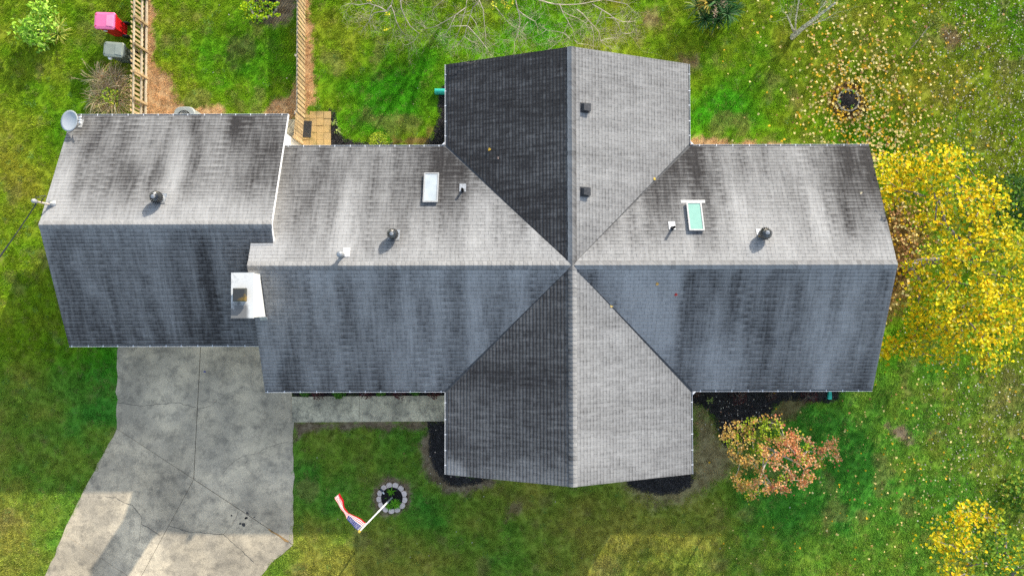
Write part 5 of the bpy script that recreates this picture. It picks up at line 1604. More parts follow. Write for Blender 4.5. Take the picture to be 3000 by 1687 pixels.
for li, l in enumerate(lims):
    z0 = rb.uniform(2.7, 3.6)
    pts = [P(a, b_, z0 - 0.10 * i + 0.06 * math.sin(i * 2.1 + li)) for i, (a, b_) in enumerate(l)]
    main = li in (0, 1, 4, 5, 15, 19)
    r_0 = 0.024 if main else (0.014 if len(l) > 4 else 0.010)
    b = MB(); b.sm = True
    if li in (0, 4, 5, 15, 19): pts = [hub.lerp(pts[0], .5) + Vector((0, 0, .5))] + pts
    rads = [r_0 * (1 - .75 * i / (len(pts) - 1)) + .004 for i in range(len(pts))]
    if li in (0, 4, 5, 15, 19):
        pts = [hub] + pts; rads = [0.07, 0.045] + rads[1:]
    b.tube(pts, rads, 6)
    tw = b
    for i in range(1, len(pts) - 1) if len(pts) > 2 else []:
        d = pts[i + 1] - pts[i]
        for q in range(4 if i > 1 else 2):
            f = rb.random(); s = Vector((-d.y, d.x, 0)).normalized() * rb.choice((-1, 1)); dn = d.normalized()
            twig_from(tw, pts[i] + d * f, dn * rb.uniform(.3, 1) + s * rb.uniform(.5, 1.1), rb.uniform(.3, .85), 0.0042, 2)
    d = pts[-1] - pts[-2]
    for q in range(3): twig_from(tw, pts[-1], d.normalized() + Vector((rb.uniform(-.7, .7), rb.uniform(-.7, .7), 0)), rb.uniform(.2, .45), 0.005, 1)
    b.build('branch', M['bark_pale'], bare)
b = MB(); b.sm = True; b.tube([root - Vector((0, 0, .2)), root + Vector((.03, 0, 1.0)), hub], [.17, .13, .10], 10); b.build('trunk', M['bark_grey'], bare)
b = MB(); b.sm = True
for q in range(9):
    a = q * .7; tip = hub + Vector((2.2 * math.cos(a), 1.2 + 1.6 * abs(math.sin(a)), 1.6 + .4 * math.sin(3 * a)))
    b.tube([hub, hub.lerp(tip, .5) + Vector((0, 0, .3)), tip], [.05, .03, .01], 6)
    for k_ in range(6): twig_from(b, hub.lerp(tip, .4 + .1 * k_), tip - hub + Vector((rb.uniform(-1, 1), rb.uniform(-1, 1), rb.uniform(-.4, .8))) * 2, rb.uniform(.5, 1), .007, 2)
b.build('upper_branches', M['bark_pale'], bare)
rl = np.random.RandomState(4)
lp = np.array([tuple(P(a, b_, 3.0)) for a, b_ in [(1083, 4), (1133, 87), (1136, 42), (1440, 10), (1448, 16), (1470, 6), (1480, 14), (1492, 22), (1500, 8)]])
lp = np.repeat(lp, 6, 0) + rl.normal(0, .05, (54, 3))
leaf_cloud('last_leaves', lp, np.full(54, .08), rand_rot(rl, 54, .7), pal(rl, 54, [(0.7, .62, .04), (.45, .5, .05)], [2, 1]), bare, OVAL())

# small trees at the top right
b0 = P(2319, 111)
st = thing('bare_sapling', b0, 'small forked bare tree with a sawn stub and lichened bark', 'tree')
b = MB(); b.sm = True; tp = P(2446, 10, 3.9)
b.tube([b0 + Vector((.05, .05, -.1)), b0.lerp(tp, .1) , P(2352, 83, .9), P(2395, 50, 2.3), tp], [.13, .11, .09, .065, .028], 9); b.build('trunk', M['bark_lichen'], st)
for l, r_ in (([(2327, 98, .35), (2318, 75, .7), (2309, 54, 1.2), (2306, 44, 1.5)], .045), ([(2329, 96, .4), (2332, 50, 1.2), (2340, 6, 2.4), (2344, -20, 3.0)], .042), ([(2352, 83, .9), (2375, 73, 1.4), (2415, 59, 2.2), (2430, 50, 2.7)], .028), ([(2395, 50, 2.3), (2400, 30, 2.9), (2420, 5, 3.6)], .02)):
    b = MB(); b.sm = True; pts = [P(*q) for q in l]; b.tube(pts, [r_, r_ * .8, r_ * .6, r_ * .35], 7)
    for q in range(14): f = rb.uniform(1, len(pts) - 1.01); i = int(f); twig_from(b, pts[i].lerp(pts[i + 1], f - i), pts[-1] - pts[0] + Vector((rb.uniform(-1, 1), rb.uniform(-1, 1), rb.uniform(0, 1))), rb.uniform(.4, .9), .004, 2)
    b.build('branch', M['bark_lichen'], st)
b = MB(); b.tube([b0 + Vector((0, -.03, -.05)), b0 + Vector((-.01, -.02, .33))], [.085, .082], 14, False); stub = b.build('sawn_stub', M['bark_lichen'], st)
b = MB(); b.lathe([(.081, .325), (.06, .333)], b0 + Vector((-.01, -.02, 0)), 14); b.build('cut_face', M['wood_end'], stub)
ps = [P(2446 + rb.uniform(-70, 60), 12 + rb.uniform(-50, 40), 3.8) for _ in range(50)]
lp = np.array([tuple(p) for p in ps]); lp = np.repeat(lp, 5, 0) + rl.normal(0, .12, (250, 3))
leaf_cloud('sparse_leaves', lp, np.full(250, .045), rand_rot(rl, 250, .8), pal(rl, 250, [(0.22, .34, .06), (.4, .42, .12)], [2, 1]), st, NARROW())

b0 = P(2667, 146)
sp_ = thing('young_tree', b0, 'thin young tree leaning on the lawn with an olive green tuft', 'tree')
b = MB(); b.sm = True; b.tube([b0 - Vector((0, 0, .1)), P(2690, 118, .55), P(2718, 83, 1.3), P(2738, 66, 1.75)], [.032, .028, .022, .012], 7); b.build('trunk', M['bark_pale'], sp_)
lp = np.array([tuple(P(2742 + rb.gauss(0, 13), 62 + rb.gauss(0, 13), 1.7 + rb.uniform(-.25, .35))) for _ in range(420)])
leaf_cloud('foliage', lp, np.full(420, .085), rand_rot(rl, 420, .8), pal(rl, 420, [(0.18, .22, .02), (.28, .30, .03), (.12, .18, .02)], [2, 1, 1]), sp_, NARROW())
lp = np.array([tuple(P(2690 + rb.gauss(0, 11), 100 + rb.gauss(0, 16), .8 + rb.uniform(-.3, .3))) for _ in range(160)])
leaf_cloud('lower_foliage', lp, np.full(160, .07), rand_rot(rl, 160, .8), pal(rl, 160, [(0.14, .18, .03), (.20, .22, .04)], [1, 1]), sp_, NARROW())

# ------------------------------------------------------------------ shrubs and strap-leaved plants
bush('leafy_shrub', 'bright light green leafy shrub on the lawn by the grey stake', P(98, 84, .6), .66, .64, 1.15, 360, .19,
     [(0.30, 0.54, 0.04), (0.42, 0.62, 0.08), (0.18, 0.42, 0.03), (0.52, 0.66, 0.14)], [3, 3, 2, 1], NARROW, 'narrow', 81, tilt=.8, singles=150, shell=.4)

sh_ = [o for o in COL.objects if o.name.startswith('leafy_shrub')][0]
rq = np.random.RandomState(82); n = 240
lc_ = np.array([tuple(P(124, 28, .75)), tuple(P(60, 92, .6)), tuple(P(112, 118, .6)), tuple(P(150, 62, .7))])[rq.choice(4, n, p=[.45, .2, .2, .15])]
pq = lc_ + rq.normal(0, 1, (n, 3)) * np.array((.22, .20, .14))
leaf_cloud('side_shoots', pq, .19 * rq.uniform(.7, 1.2, n), rand_rot(rq, n, .8), pal(rq, n, [(0.36, 0.60, 0.05), (0.46, 0.66, 0.10), (0.22, 0.46, 0.04)], [2, 2, 1]), sh_, NARROW())

def strap_mesh(name, L, W, arch, mat, seg=5):
    b = MB(); pr = []
    for i in range(seg + 1):
        t = i / seg
        x = L * (t * math.cos(arch * .35) if arch < .2 else math.sin(arch * t) / arch * 1.0); z = L * (1 - math.cos(arch * t)) / arch * -1.0
        w = W * (0.55 + 0.9 * t) * (1 - t) ** 0.6 if t > .3 else W * (.6 + t)
        w = max(w, W * .06)
        b0_ = b.addv([(x, -w / 2, z), (x, 0, z - w * .18), (x, w / 2, z)]); pr.append(b0_)
    for a, c in zip(pr[:-1], pr[1:]):
        b.addf((a, a + 1, c + 1, c)); b.addf((a + 1, a + 2, c + 2, c + 1))
    return b.mesh(name, mat)
STRAP = [strap_mesh('strap_leaf', 1.0, 0.13, a, M['leaf_obj']) for a in (.5, .9, 1.3)]
def strap_rosette(parent, c, n, L, cols, w, r, elev=(0.15, 1.2), az=(0, 6.283), tipcol=None, wid=1.0):
    for i in range(n):
        o = bpy.data.objects.new('leaf', STRAP[r.randint(3)])
        a = r.uniform(*az); e = r.uniform(*elev); s = L * r.uniform(.75, 1.15)
        o.rotation_euler = (Matrix.Rotation(a, 3, 'Z') @ Matrix.Rotation(-e, 3, 'Y') @ Matrix.Rotation(r.uniform(-.4, .4), 3, 'X')).to_euler()
        o.scale = (s, s * wid, s)
        cc = np.array(cols)[r.choice(len(cols), p=np.array(w) / sum(w))] * r.uniform(.75, 1.25)
        o.color = (cc[0], cc[1], cc[2], 1)
        place(o, parent, c)
ry = np.random.RandomState(5)
yc = P(2092, 40, .3)
yucca = thing('yucca', (yc.x, yc.y, 0), 'clump of dark green spiky yucca rosettes at the top edge of the lawn', 'shrub')
DK = [(0.03, 0.095, 0.025), (0.05, 0.15, 0.035), (0.14, 0.22, 0.09)]
for (a, b_, z, n, L, cols) in [(2075, 12, .75, 34, .62, [(0.10, .18, .04), (0.30, .32, .05), (.45, .33, .05)]), (2042, 22, .6, 26, .58, [(0.12, .2, .06), (.26, .3, .08), (.03, .08, .02)]), (2098, 8, .85, 34, .62, DK),
                               (2130, 42, .7, 38, .62, DK), (2065, 58, .5, 34, .58, DK), (2100, 60, .45, 26, .55, DK), (2125, 8, .7, 30, .62, [(0.03, .12, .02), (.05, .16, .02), (.04, .10, .03)]), (2150, 30, .5, 22, .55, [(0.04, .12, .02), (.10, .2, .04), (.03, .08, .02)]), (2085, -25, .8, 30, .62, DK), (2120, -30, .8, 30, .62, DK)]:
    cpt = P(a, b_, z)
    strap_rosette(yucca, cpt, int(n * 1.5), L, cols, [2, 2, 1], ry, (-.15, 1.2))
    st_ = MB(); st_.tube([(cpt.x * .6 + yc.x * .4, cpt.y * .6 + yc.y * .4, -.05), cpt], [.06, .04], 7); st_.build('stem', M['bark_grey'], yucca)
for a, b_ in ((2118, 12), (2095, 36)):
    c = P(a, b_, 1.0); lp = np.array(c)[None] + ry.normal(0, 1, (60, 3)) * np.array((.05, .16, .08))
    leaf_cloud('dry_flower_spike', lp, np.full(60, .06), rand_rot(ry, 60, .8), pal(ry, 60, [(0.42, .28, .18), (.52, .38, .28)], [1, 1]), yucca, NARROW())

sc_ = P(178, 102, .05)
spk = thing('striped_strap_plant', (sc_.x, sc_.y, 0), 'spiky plant with narrow yellow striped leaves beside the leafy shrub', 'plant')
strap_rosette(spk, Vector((sc_.x - .03, sc_.y, .10)), 62, .62, [(0.44, .50, .06), (0.20, .34, .04), (.66, .64, .18), (.55, .48, .10)], [2, 2, 1, 1], ry, (.15, 1.25), wid=.7)
strap_rosette(spk, Vector((sc_.x + .05, sc_.y + .35, .15)), 30, .55, [(0.50, .55, .09), (0.22, .36, .04), (.70, .66, .24)], [2, 2, 1], ry, (.2, 1.2), wid=.6)
a_, b_ = P(118, 70, .75), P(155, 107, 0)
g = MB(); g.tube([b_ - Vector((0, 0, .1)), a_], .017, 7); tag(g.build('garden_stake', simple('grey_stake', (.42, .42, .38), .7), None, origin=b_), 'thin grey stake leaning against the light green shrub', 'stake')

# dry ornamental grass by the fence
oc = P(318, 262, .1)
og = thing('ornamental_grass', (oc.x, oc.y, 0), 'big dry clump of tan ornamental grass between fence and garage', 'grass clump')
def arc_blades(name, parent, c, n, L0, L1, w, cols, wt, r, rad0, tip_drop=.5):
    V, F, C = [], [], []
    for i in range(n):
        a = r.uniform(0, 6.283); q = rad0 * math.sqrt(r.uniform()); bx, by = c.x + q * math.cos(a), c.y + q * math.sin(a)
        h = a + r.normal(0, .6); L = r.uniform(L0, L1); e = r.uniform(.35, 1.35); dx, dy = math.cos(h), math.sin(h)
        col = np.array(cols)[r.choice(len(cols), p=np.array(wt) / sum(wt))] * r.uniform(.7, 1.25); base = len(V)
        px, py, pz = bx, by, 0.02; ang = e
        for k_ in range(6):
            ww = w * (1 - (k_ / 5.6) ** 1.5) * r.uniform(.9, 1.1)
            V += [(px - dy * ww, py + dx * ww, pz), (px + dy * ww, py - dx * ww, pz)]; C += [col, col]
            px += dx * math.cos(ang) * L / 5; py += dy * math.cos(ang) * L / 5; pz = max(pz + math.sin(ang) * L / 5, .02 + .02 * k_); ang -= tip_drop * r.uniform(.5, 1.3)
        for k_ in range(5): F.append((base + 2 * k_, base + 2 * k_ + 1, base + 2 * k_ + 3, base + 2 * k_ + 2))
    b = MB(); b.v = V; b.f = F; b.m = [0] * len(F); b.smooth = [False] * len(F); b.vc = [tuple(np.clip(q, 0, 1)) for q in C]
    o = b.build(name, M['leaf'], parent); o['kind'] = 'stuff'
    return o
for gx_, gy_, gn_ in ((300, 235, 170), (335, 232, 170), (350, 262, 160), (312, 268, 180), (290, 290, 150), (345, 295, 160)):
    arc_blades('blades', og, P(gx_, gy_, .1), gn_, .45, 1.15, .009, [(0.85, .60, .34), (0.68, .45, .24), (.92, .74, .46), (.45, .27, .13), (.52, .52, .10), (.34, .46, .07)], [3, 3, 2, 2, 1, 1], ry, .16, .55)
arc_blades('low_blades', og, P(330, 305, .1), 420, .4, 1.0, .010, [(0.60, .44, .24), (.46, .46, .08), (.20, .28, .04), (.55, .42, .2)], [2, 2, 1.5, 1], ry, .45)
for (a, b_, z) in [(243, 176, 1.35), (241, 208, 1.2), (241, 219, 1.1), (214, 229, 1.25), (285, 185, 1.3), (270, 240, 1.3), (262, 285, 1.0), (300, 215, 1.4)]:
    tp = P(a, b_, z); g = MB(); stp = [Vector((oc.x, oc.y, .05)), Vector((oc.x, oc.y, 0)).lerp(tp, .6) + Vector((0, 0, .45)), tp]
    g.col = (0.5, .42, .24); g.tube(stp, [.006, .005, .003], 4, False)
    d = (stp[2] - stp[1]).normalized()
    for k_ in range(26):
        f = ry.uniform(-.05, .22); s = Vector(ry.normal(0, 1, 3)) * .5 + d; s.normalize(); p0 = tp - d * f; L = .09 * ry.uniform(.6, 1.2)
        g.col = tuple(np.array((0.62, .48, .30)) * ry.uniform(.7, 1.15)); sd = s.cross(Vector((0, 0, 1))).normalized() * .005
        g.face([p0 - sd, p0 + sd, p0 + s * L])
    g.build('plume', M['leaf'], og)
bush('yellow_green_weed', 'yellow green weedy shrub growing inside the dry grass clump', P(322, 283, .5), .38, .42, .85, 160, .085, [(0.30, .38, .03), (.20, .32, .03), (.42, .42, .04)], [2, 2, 1], OVAL, 'oval', 83, shell=.6)
bush('golden_shrub', 'small bright yellow green shrub in the black bed by the gutter', P(1107, 412, .3), .46, .40, .5, 420, .075, [(0.30, .40, .02), (.42, .46, .04), (.18, .30, .02)], [2, 2, 1], NARROW, 'narrow', 84)
lsh = bush('lime_shrub', 'lime green shrub with upright leaf whorls inside the grey stone ring', P(760, 18, .45), .78, .72, .8, 30, .1, [(0.36, .48, .01), (.2, .36, .02)], [1, 1], OVAL, 'oval', 85, shell=.5)
rw = np.random.RandomState(8)
W_ = [(708, 18), (706, 26), (715, 45), (717, 54), (742, 62), (762, 58), (768, 50), (764, 62), (790, 40), (797, 45), (815, 45), (805, 20), (798, 12), (770, 12), (752, 18), (755, 26), (738, 12), (735, 5), (722, 10), (745, 30), (775, 26), (782, 30), (790, 30), (742, 48), (770, 40), (812, 12), (765, 2), (722, 36), (730, 25), (782, 8), (752, 40), (780, 52), (728, 58), (768, -20), (740, -20), (800, -15), (720, -12)]
wl, wc = [], []
for a, b_ in W_:
    tp = P(a, b_, .55 + .35 * rw.uniform())
    d = Vector((tp.x - lsh.location.x, tp.y - lsh.location.y, .5)).normalized()
    bright = rw.uniform(.55, 1.15)
    for k_ in range(17):
        wl.append(tuple(tp - d * .17 * rw.uniform(-.4, 1.2) + Vector(rw.normal(0, .028, 3)))); wc.append(np.array((0.42, .56, .005) if rw.uniform() < .62 else (.17, .36, .015)) * bright)
wl = np.array(wl); wc = np.array(wc); m = np.zeros(len(wl), bool); m[:200] = True
Rw = rand_rot(rw, len(wl), .7)
leaf_objects('leaf', wl[m], np.full(m.sum(), .088), Rw[m], wc[m], lsh, ('oval', OVAL))
leaf_cloud('whorls', wl[~m], np.full((~m).sum(), .088), Rw[~m], wc[~m], lsh, OVAL())

# planting along the front walk and the right hand bed
REDC = [(0.085, .018, .022), (.13, .03, .03), (.05, .012, .016), (.16, .06, .045)]
fr = [(930, 1152, 'r'), (992, 1150, 'g'), (1072, 1150, 'r'), (1115, 1147, 'g'), (1168, 1152, 'r'), (1214, 1146, 'g'), (1272, 1150, 'r'), (888, 1147, 'g')]
FL = {0: 'dark red shrub nearest the driveway in the front walk bed', 1: 'green shrub leaning over the walk between two dark red shrubs', 2: 'dark red shrub beside the crack across the front walk', 3: 'small green plant right of the walk crack',
      4: 'wide dark red shrub hanging over the right half of the walk', 5: 'low green plant between the two right hand dark red shrubs', 6: 'sparse dark red shrub in the corner by the wing roof', 7: 'tiny green plant at the driveway end of the bed'}
for i, (a, b_, q) in enumerate(fr):
    big = 1.0 if i not in (3, 5, 7) else .7
    bush('red_shrub' if q == 'r' else 'green_plant', FL[i], P(a, b_, .25), .30 * big, .30 * big, .5 * big, int(230 * big), .06 if q == 'r' else .075, REDC if q == 'r' else [(0.05, .16, .012), (.12, .26, .02)], [2, 2, 1, 1] if q == 'r' else [2, 1],
         NARROW if q == 'r' else OVAL, 'n', 90 + i, shell=.5, group='plants in the bed along the front walk')
for i, (a, b_, sz, lab) in enumerate([(2167, 1162, .36, 'dark red shrub in the black bed above the orange tree'), (2373, 1162, .40, 'dark red shrub in the black bed beside the teal outlet'), (2040, 1152, .2, 'little dark red shrub tucked into the inside corner of the gutters'), (2262, 1158, .25, 'faint brown red shrub between the two larger red ones')]):
    bush('barberry', lab, P(a, b_, .25), sz, sz, .5, int(900 * sz), .042, REDC if i < 2 else [(0.07, .025, .02), (.10, .05, .035)], [2, 2, 1, 1] if i < 2 else [1, 1], NARROW, 'n', 110 + i, shell=.4, group='red shrubs in the right hand bed', stems=14)
for i, (a, b_, lab) in enumerate([(977, 360, 'small pale green weed beside the top right paver corner'), (990, 385, 'pale green weed on the edge of the black bed below the pavers'), (2083, 1173, 'small yellow green weed in the black bed near the gutter corner')]):
    bush('weed', lab, P(a, b_, .1), .15, .13, .18, 22, .10, [(0.26, .38, .08), (.36, .44, .12)], [1, 1], NARROW, 'n', 120 + i, stems=3, group='weeds in the black beds')

# ------------------------------------------------------------------ stone rings
def ring_bed(name, label, c, R_in, R_out, n, h, mat, a0=0.0, scallop=0.25, mound=.05):
    t = thing(name, (c.x, c.y, 0), label, 'planter')
    rr = random.Random(n)
    for i in range(n):
        a, e = a0 + 2 * math.pi * i / n + .018, a0 + 2 * math.pi * (i + 1) / n - .018
        m_ = (a + e) / 2; w = R_out - R_in
        pts = [(R_in, a), (R_out - w * scallop, a), (R_out - w * .05, a + (e - a) * .22), (R_out, m_ - .06), (R_out, m_ + .06), (R_out - w * .05, a + (e - a) * .78), (R_out - w * scallop, e), (R_in, e), (R_in - .006, m_)]
        hh = h * rr.uniform(.92, 1.06); bb = MB()
        o1 = [(c.x + q * math.cos(x), c.y + q * math.sin(x), -.03) for q, x in pts]
        o2 = [(c.x + q * math.cos(x), c.y + q * math.sin(x), hh - .012) for q, x in pts]
        ctr = Vector((c.x + (R_in + R_out) / 2 * math.cos(m_), c.y + (R_in + R_out) / 2 * math.sin(m_), hh))
        o3 = [tuple(Vector((x, y, hh)).lerp(ctr, .09)) for x, y, _ in o2]
        bb.prism(o1, o2); bb.prism(o2, o3)
        bb.build('edging_stone', mat, t, origin=Vector((ctr.x, ctr.y, 0)))
    bb = MB(); rings = []
    for j in range(5):
        q = (R_in - .01) * (1 - j / 5) + .01
        rings.append(bb.addv([(c.x + q * math.cos(2 * math.pi * k_ / 24), c.y + q * math.sin(2 * math.pi * k_ / 24), h * .55 + mound * (j / 4) ** .7 + rr.uniform(-.006, .006)) for k_ in range(24)]))
    for a, e in zip(rings[:-1], rings[1:]):
        for k_ in range(24): bb.addf((a + k_, a + (k_ + 1) % 24, e + (k_ + 1) % 24, e + k_))
    bb.addf([rings[-1] + k_ for k_ in range(24)])
    bb.build('mulch_mound', M['mulch_soil'], t)
    bb = MB(); rk = np.random.RandomState(n)
    for k_ in range(int(900 * R_in ** 2) + 60):
        q = R_in * math.sqrt(rk.uniform()) * .97; a = rk.uniform(0, 6.28); z = h * .55 + mound * (1 - q / R_in) ** .7
        bb.col = (1, 1, 1); bb.box((c.x + q * math.cos(a), c.y + q * math.sin(a), z + .012), (rk.uniform(.03, .07), rk.uniform(.008, .018), .010), M=Matrix.Rotation(rk.uniform(0, 6.28), 3, 'Z') @ Matrix.Rotation(rk.uniform(-.5, .5), 3, 'Y'))
        tn = .1 if rk.uniform() < .05 else rk.uniform(.008, .04)
        for u in range(8): bb.vc[-1 - u] = (tn, tn * .92, tn * .88)
    ob = bb.build('bark_chips', M['chips_v'], t); ob['kind'] = 'stuff'
    return t
k = NT('bark_chips_vertex'); M['chips_v'] = k.fin(k.attr('col').outputs['Color'], .85, .2)
fc = P(1148, 1458.3, .08)
ring_bed('flagpole_ring', 'round bed of scalloped pinkish edging stones around the flagpole', fc, .46, .65, 13, .10, M['edge_stone'], rad(5), .35, .01)
c2 = P(2486.5, 294, .12)
ring_bed('mulch_ring', 'low round stone ring filled with black mulch among fallen yellow leaves', c2, .42, .475, 18, .12, M['grey_stone'], 0, .2, .09)
c3 = P(772, 12, .12)
ring_bed('shrub_ring', 'round ring of small grey stones around the lime green shrub', c3, .545, .635, 22, .14, M['grey_stone'], 0, .15, .02)

def lily(name, lab, px, py, n, L, grp, seed):
    r = np.random.RandomState(seed); c = P(px, py, .08); t = thing(name, (c.x, c.y, .06), lab, 'plant', grp)
    strap_rosette(t, Vector((c.x, c.y, .08)), n, L, [(0.12, .40, .015), (.18, .50, .02), (.28, .56, .04)], [2, 2, 1], r, (.15, 1.3), wid=.8)
lily('daylily', 'green grassy daylily at the top of the stone ring', 1147, 1438.5, 34, .22, 'daylilies in the flagpole ring', 1)
lily('daylily', 'largest green daylily tuft right of the flagpole base', 1158, 1475, 70, .28, 'daylilies in the flagpole ring', 2)
lily('daylily', 'green daylily tuft hanging over the bottom stones of the ring', 1140, 1483, 36, .22, 'daylilies in the flagpole ring', 3)
lily('daylily', 'tiny green daylily sprout left of the flagpole base', 1130, 1459, 9, .07, 'daylilies in the flagpole ring', 4)
for i, (a, b_, lab) in enumerate([(2473, 265, 'green sprout on the top left rim of the mulch ring'), (2502, 268, 'green sprout on the top right rim of the mulch ring'), (2459, 297, 'green weeds along the left rim of the mulch ring'), (2497, 314, 'green sprout at the bottom rim of the mulch ring')]):
    bush('sprout', lab, P(a, b_, .16), .07, .09, .22, 14, .06, [(0.12, .36, .02), (.28, .42, .04)], [1, 1], OVAL, 'o', 130 + i, stems=2, group='sprouts around the mulch ring')

# solar spot light
l0 = P(1120, 1438, .22)
sl = thing('solar_spotlight', (l0.x, l0.y, 0), 'small solar spotlight with a dark panel on the edge of the stone ring', 'garden light')
Rl = Matrix.Rotation(rad(-38), 3, 'Z')
b = MB(); b.box(l0 + Vector((-.02, .03, 0)), (.15, .10, .015), M=Rl @ Matrix.Rotation(.25, 3, 'X')); b.build('solar_panel', simple('dark_solar_panel', (.015, .02, .035), .25, .5), sl)
b = MB(); b.tube([(l0.x, l0.y, -.02), (l0.x, l0.y, .2)], .012, 6); b.build('spike', M['black_plastic'], sl)
b = MB(); a_ = P(1124, 1443.5, .2); b.tube([a_ + Vector((-.03, .04, 0)), a_ + Vector((.02, -.03, .02))], [.026, .036], 10); b.build('lamp_head', M['white_metal'], sl)

# ------------------------------------------------------------------ flagpole and flag
pb, pt = P(1148.8, 1456.5, .05), P(1053.5, 1555.5, 4.9)
fp = thing('flagpole', (pb.x, pb.y, 0), 'white telescopic flagpole with a grey base sleeve standing in the stone ring', 'flagpole')
pz = lambda z: pb.lerp(pt, z / 4.9)
b = MB(); b.tube([pz(0), pz(.85)], .036, 12); b.build('base_sleeve', M['pole_grey'], fp)
for (a_, e_, r_) in ((.85, 2.3, .033), (2.3, 3.7, .028), (3.7, 4.88, .023)):
    b = MB(); b.tube([pz(a_), pz(e_)], r_, 12); b.tube([pz(a_ - .03), pz(a_ + .03)], r_ + .006, 12); b.build('pole_section', M['pole_white'], fp)
b = MB(); t_ = pz(4.93); b.lathe([(.01, -.05), (.045, -.03), (.055, 0), (.045, .03), (.01, .05)], t_, 12); b.build('finial', M['gold'], fp)

def cloth(name, c): 
    k = NT(name); k.fin(c, .75, .15); tr = k.n('ShaderNodeBsdfTranslucent'); tr.inputs['Color'].default_value = c + (1,)
    mx = k.n('ShaderNodeMixShader'); mx.inputs[0].default_value = .3
    k.l(k.bsdf.outputs[0], mx.inputs[1]); k.l(tr.outputs[0], mx.inputs[2]); k.l(mx.outputs[0], k.out.inputs['Surface']); return k.mat
RED, WHT, BLU = cloth('red_cloth', (.42, .006, .016)), cloth('white_cloth', (.62, .60, .61)), cloth('blue_cloth', (.018, .03, .15))
def fz(x, y, z): return P(950 + x / 7.247, 1370 + y / 7.247, z)
TOPL = [(0.0, fz(712, 1322, 4.82)), (.14, fz(645, 1262, 4.80)), (.28, fz(555, 1160, 4.78)), (.42, fz(470, 1072, 4.74)), (.58, fz(385, 930, 4.70)), (.78, fz(300, 770, 4.66)), (1.0, fz(222, 628, 4.62))]
BOTL = [(0.0, fz(885, 1165, 3.86)), (.14, fz(800, 1100, 3.88)), (.28, fz(650, 1020, 3.92)), (.42, fz(505, 950, 3.98)), (.58, fz(450, 840, 4.02)), (.78, fz(405, 690, 4.02)), (1.0, fz(320, 540, 4.02))]
def lerpl(L, s):
    for (a, p), (e, q) in zip(L[:-1], L[1:]):
        if s <= e:
            f = (s - a) / (e - a); f = f * f * (3 - 2 * f) * .4 + f * .6
            return p.lerp(q, f)
    return L[-1][1]
FOLD_FLY = [0, .06, .13, .21, .31, .37, .50, .55, .58, .62, .64, .67, .68, 1.0]
FOLD_HOIST = [0, .075, .15, .225, .30, .375, .45, .52, .59, .66, .74, .81, .88, 1.0]
def flag_pt(s, t):
    A_, B_ = lerpl(TOPL, s), lerpl(BOTL, s)
    k_ = min(max((s - .36) / .2, 0), 1)                       # the cloth hangs in folds, so the stripes show in unequal widths from above
    tt = float(np.interp(t * 13, range(14), FOLD_HOIST)) * (1 - k_) + float(np.interp(t * 13, range(14), FOLD_FLY)) * k_
    p = A_.lerp(B_, tt)
    d = (lerpl(TOPL, min(s + .02, 1)) - lerpl(TOPL, max(s - .02, 0))); nrm = Vector((-d.y, d.x, 0)).normalized()
    return p + nrm * (.018 * math.sin(s * 9 + t * 2.5) * min(1, s * 4) + .010 * math.sin(s * 21 - t * 5) * min(1, s * 5)) * (1 if s < .97 else .9)
flag = thing('flag', flag_pt(0, 0), 'red white and blue striped flag with stars flying from the white pole', 'flag')
def patch(s0, s1, t0, t1, ns, ntt, name, mat):
    b = MB(); b.sm = True; ids = [[b.addv([flag_pt(s0 + (s1 - s0) * i / ns, t0 + (t1 - t0) * j / ntt)]) for j in range(ntt + 1)] for i in range(ns + 1)]
    for i in range(ns):
        for j in range(ntt): b.addf((ids[i][j], ids[i + 1][j], ids[i + 1][j + 1], ids[i][j + 1]))
    return b.build(name, mat, flag)
for i in range(13):
    patch(.4 if i < 7 else 0.0, 1.0, i / 13, (i + 1) / 13, 40 if i >= 7 else 26, 2, 'stripe', RED if i % 2 == 0 else WHT)
patch(0, .4, 0, 7 / 13, 20, 10, 'canton', BLU)
patch(-.0, .02, 0, 1, 1, 10, 'hoist_band', WHT).location += Vector((.012, .0, 0))
b = MB()
for row in range(9):
    for colm in range(6 if row % 2 == 0 else 5):
        s = .4 * ((2 * colm + 1 + (row % 2)) / 12); t = 7 / 13 * (row + 1) / 10
        p = flag_pt(s, t); ds = (flag_pt(s + .01, t) - p).normalized(); dt = (flag_pt(s, t + .01) - p).normalized(); nn = ds.cross(dt).normalized()
        for sg in (.004, -.004):
            i0 = b.addv([p + nn * sg] + [p + nn * sg + (ds * math.cos(k_ * math.pi / 5) + dt * math.sin(k_ * math.pi / 5)) * (.021 if k_ % 2 == 0 else .010) for k_ in range(10)])
            for k_ in range(10): b.addf((i0, i0 + 1 + k_, i0 + 1 + (k_ + 1) % 10))
so = b.build('star_field', WHT, flag); so['kind'] = 'stuff'

# ------------------------------------------------------------------ fallen leaves
rl = np.random.RandomState(12)
def leaf_density(px, py):
    d = 1.7 * np.exp(-(((px - 2490) / 95) ** 2 + ((py - 300) / 90) ** 2))
    d += 1.2 * np.exp(-(((px - 2520) / 200) ** 2 + ((py - 260) / 230) ** 2)) * sstep(2240, 2420, px)
    d += 1.6 * np.exp(-(((px - 2590) / 130) ** 2 + ((py - 430) / 90) ** 2))
    d += 3.0 * np.exp(-(((px - 2640) / 75) ** 2 + ((py - 680) / 170) ** 2))
    d += .15 * np.exp(-(((px - 2640) / 230) ** 2 + ((py - 1470) / 190) ** 2))
    d += .14 * np.exp(-(((px - 2800) / 250) ** 2 + ((py - 1250) / 250) ** 2))
    d += .16 * np.exp(-(((px - 2400) / 200) ** 2 + ((py - 60) / 140) ** 2))
    d += .04 * np.exp(-(((px - 2350) / 350) ** 2 + ((py - 1400) / 300) ** 2))
    d += .02 * (px > 2030) * (py < 420)
    return d
n = 60000
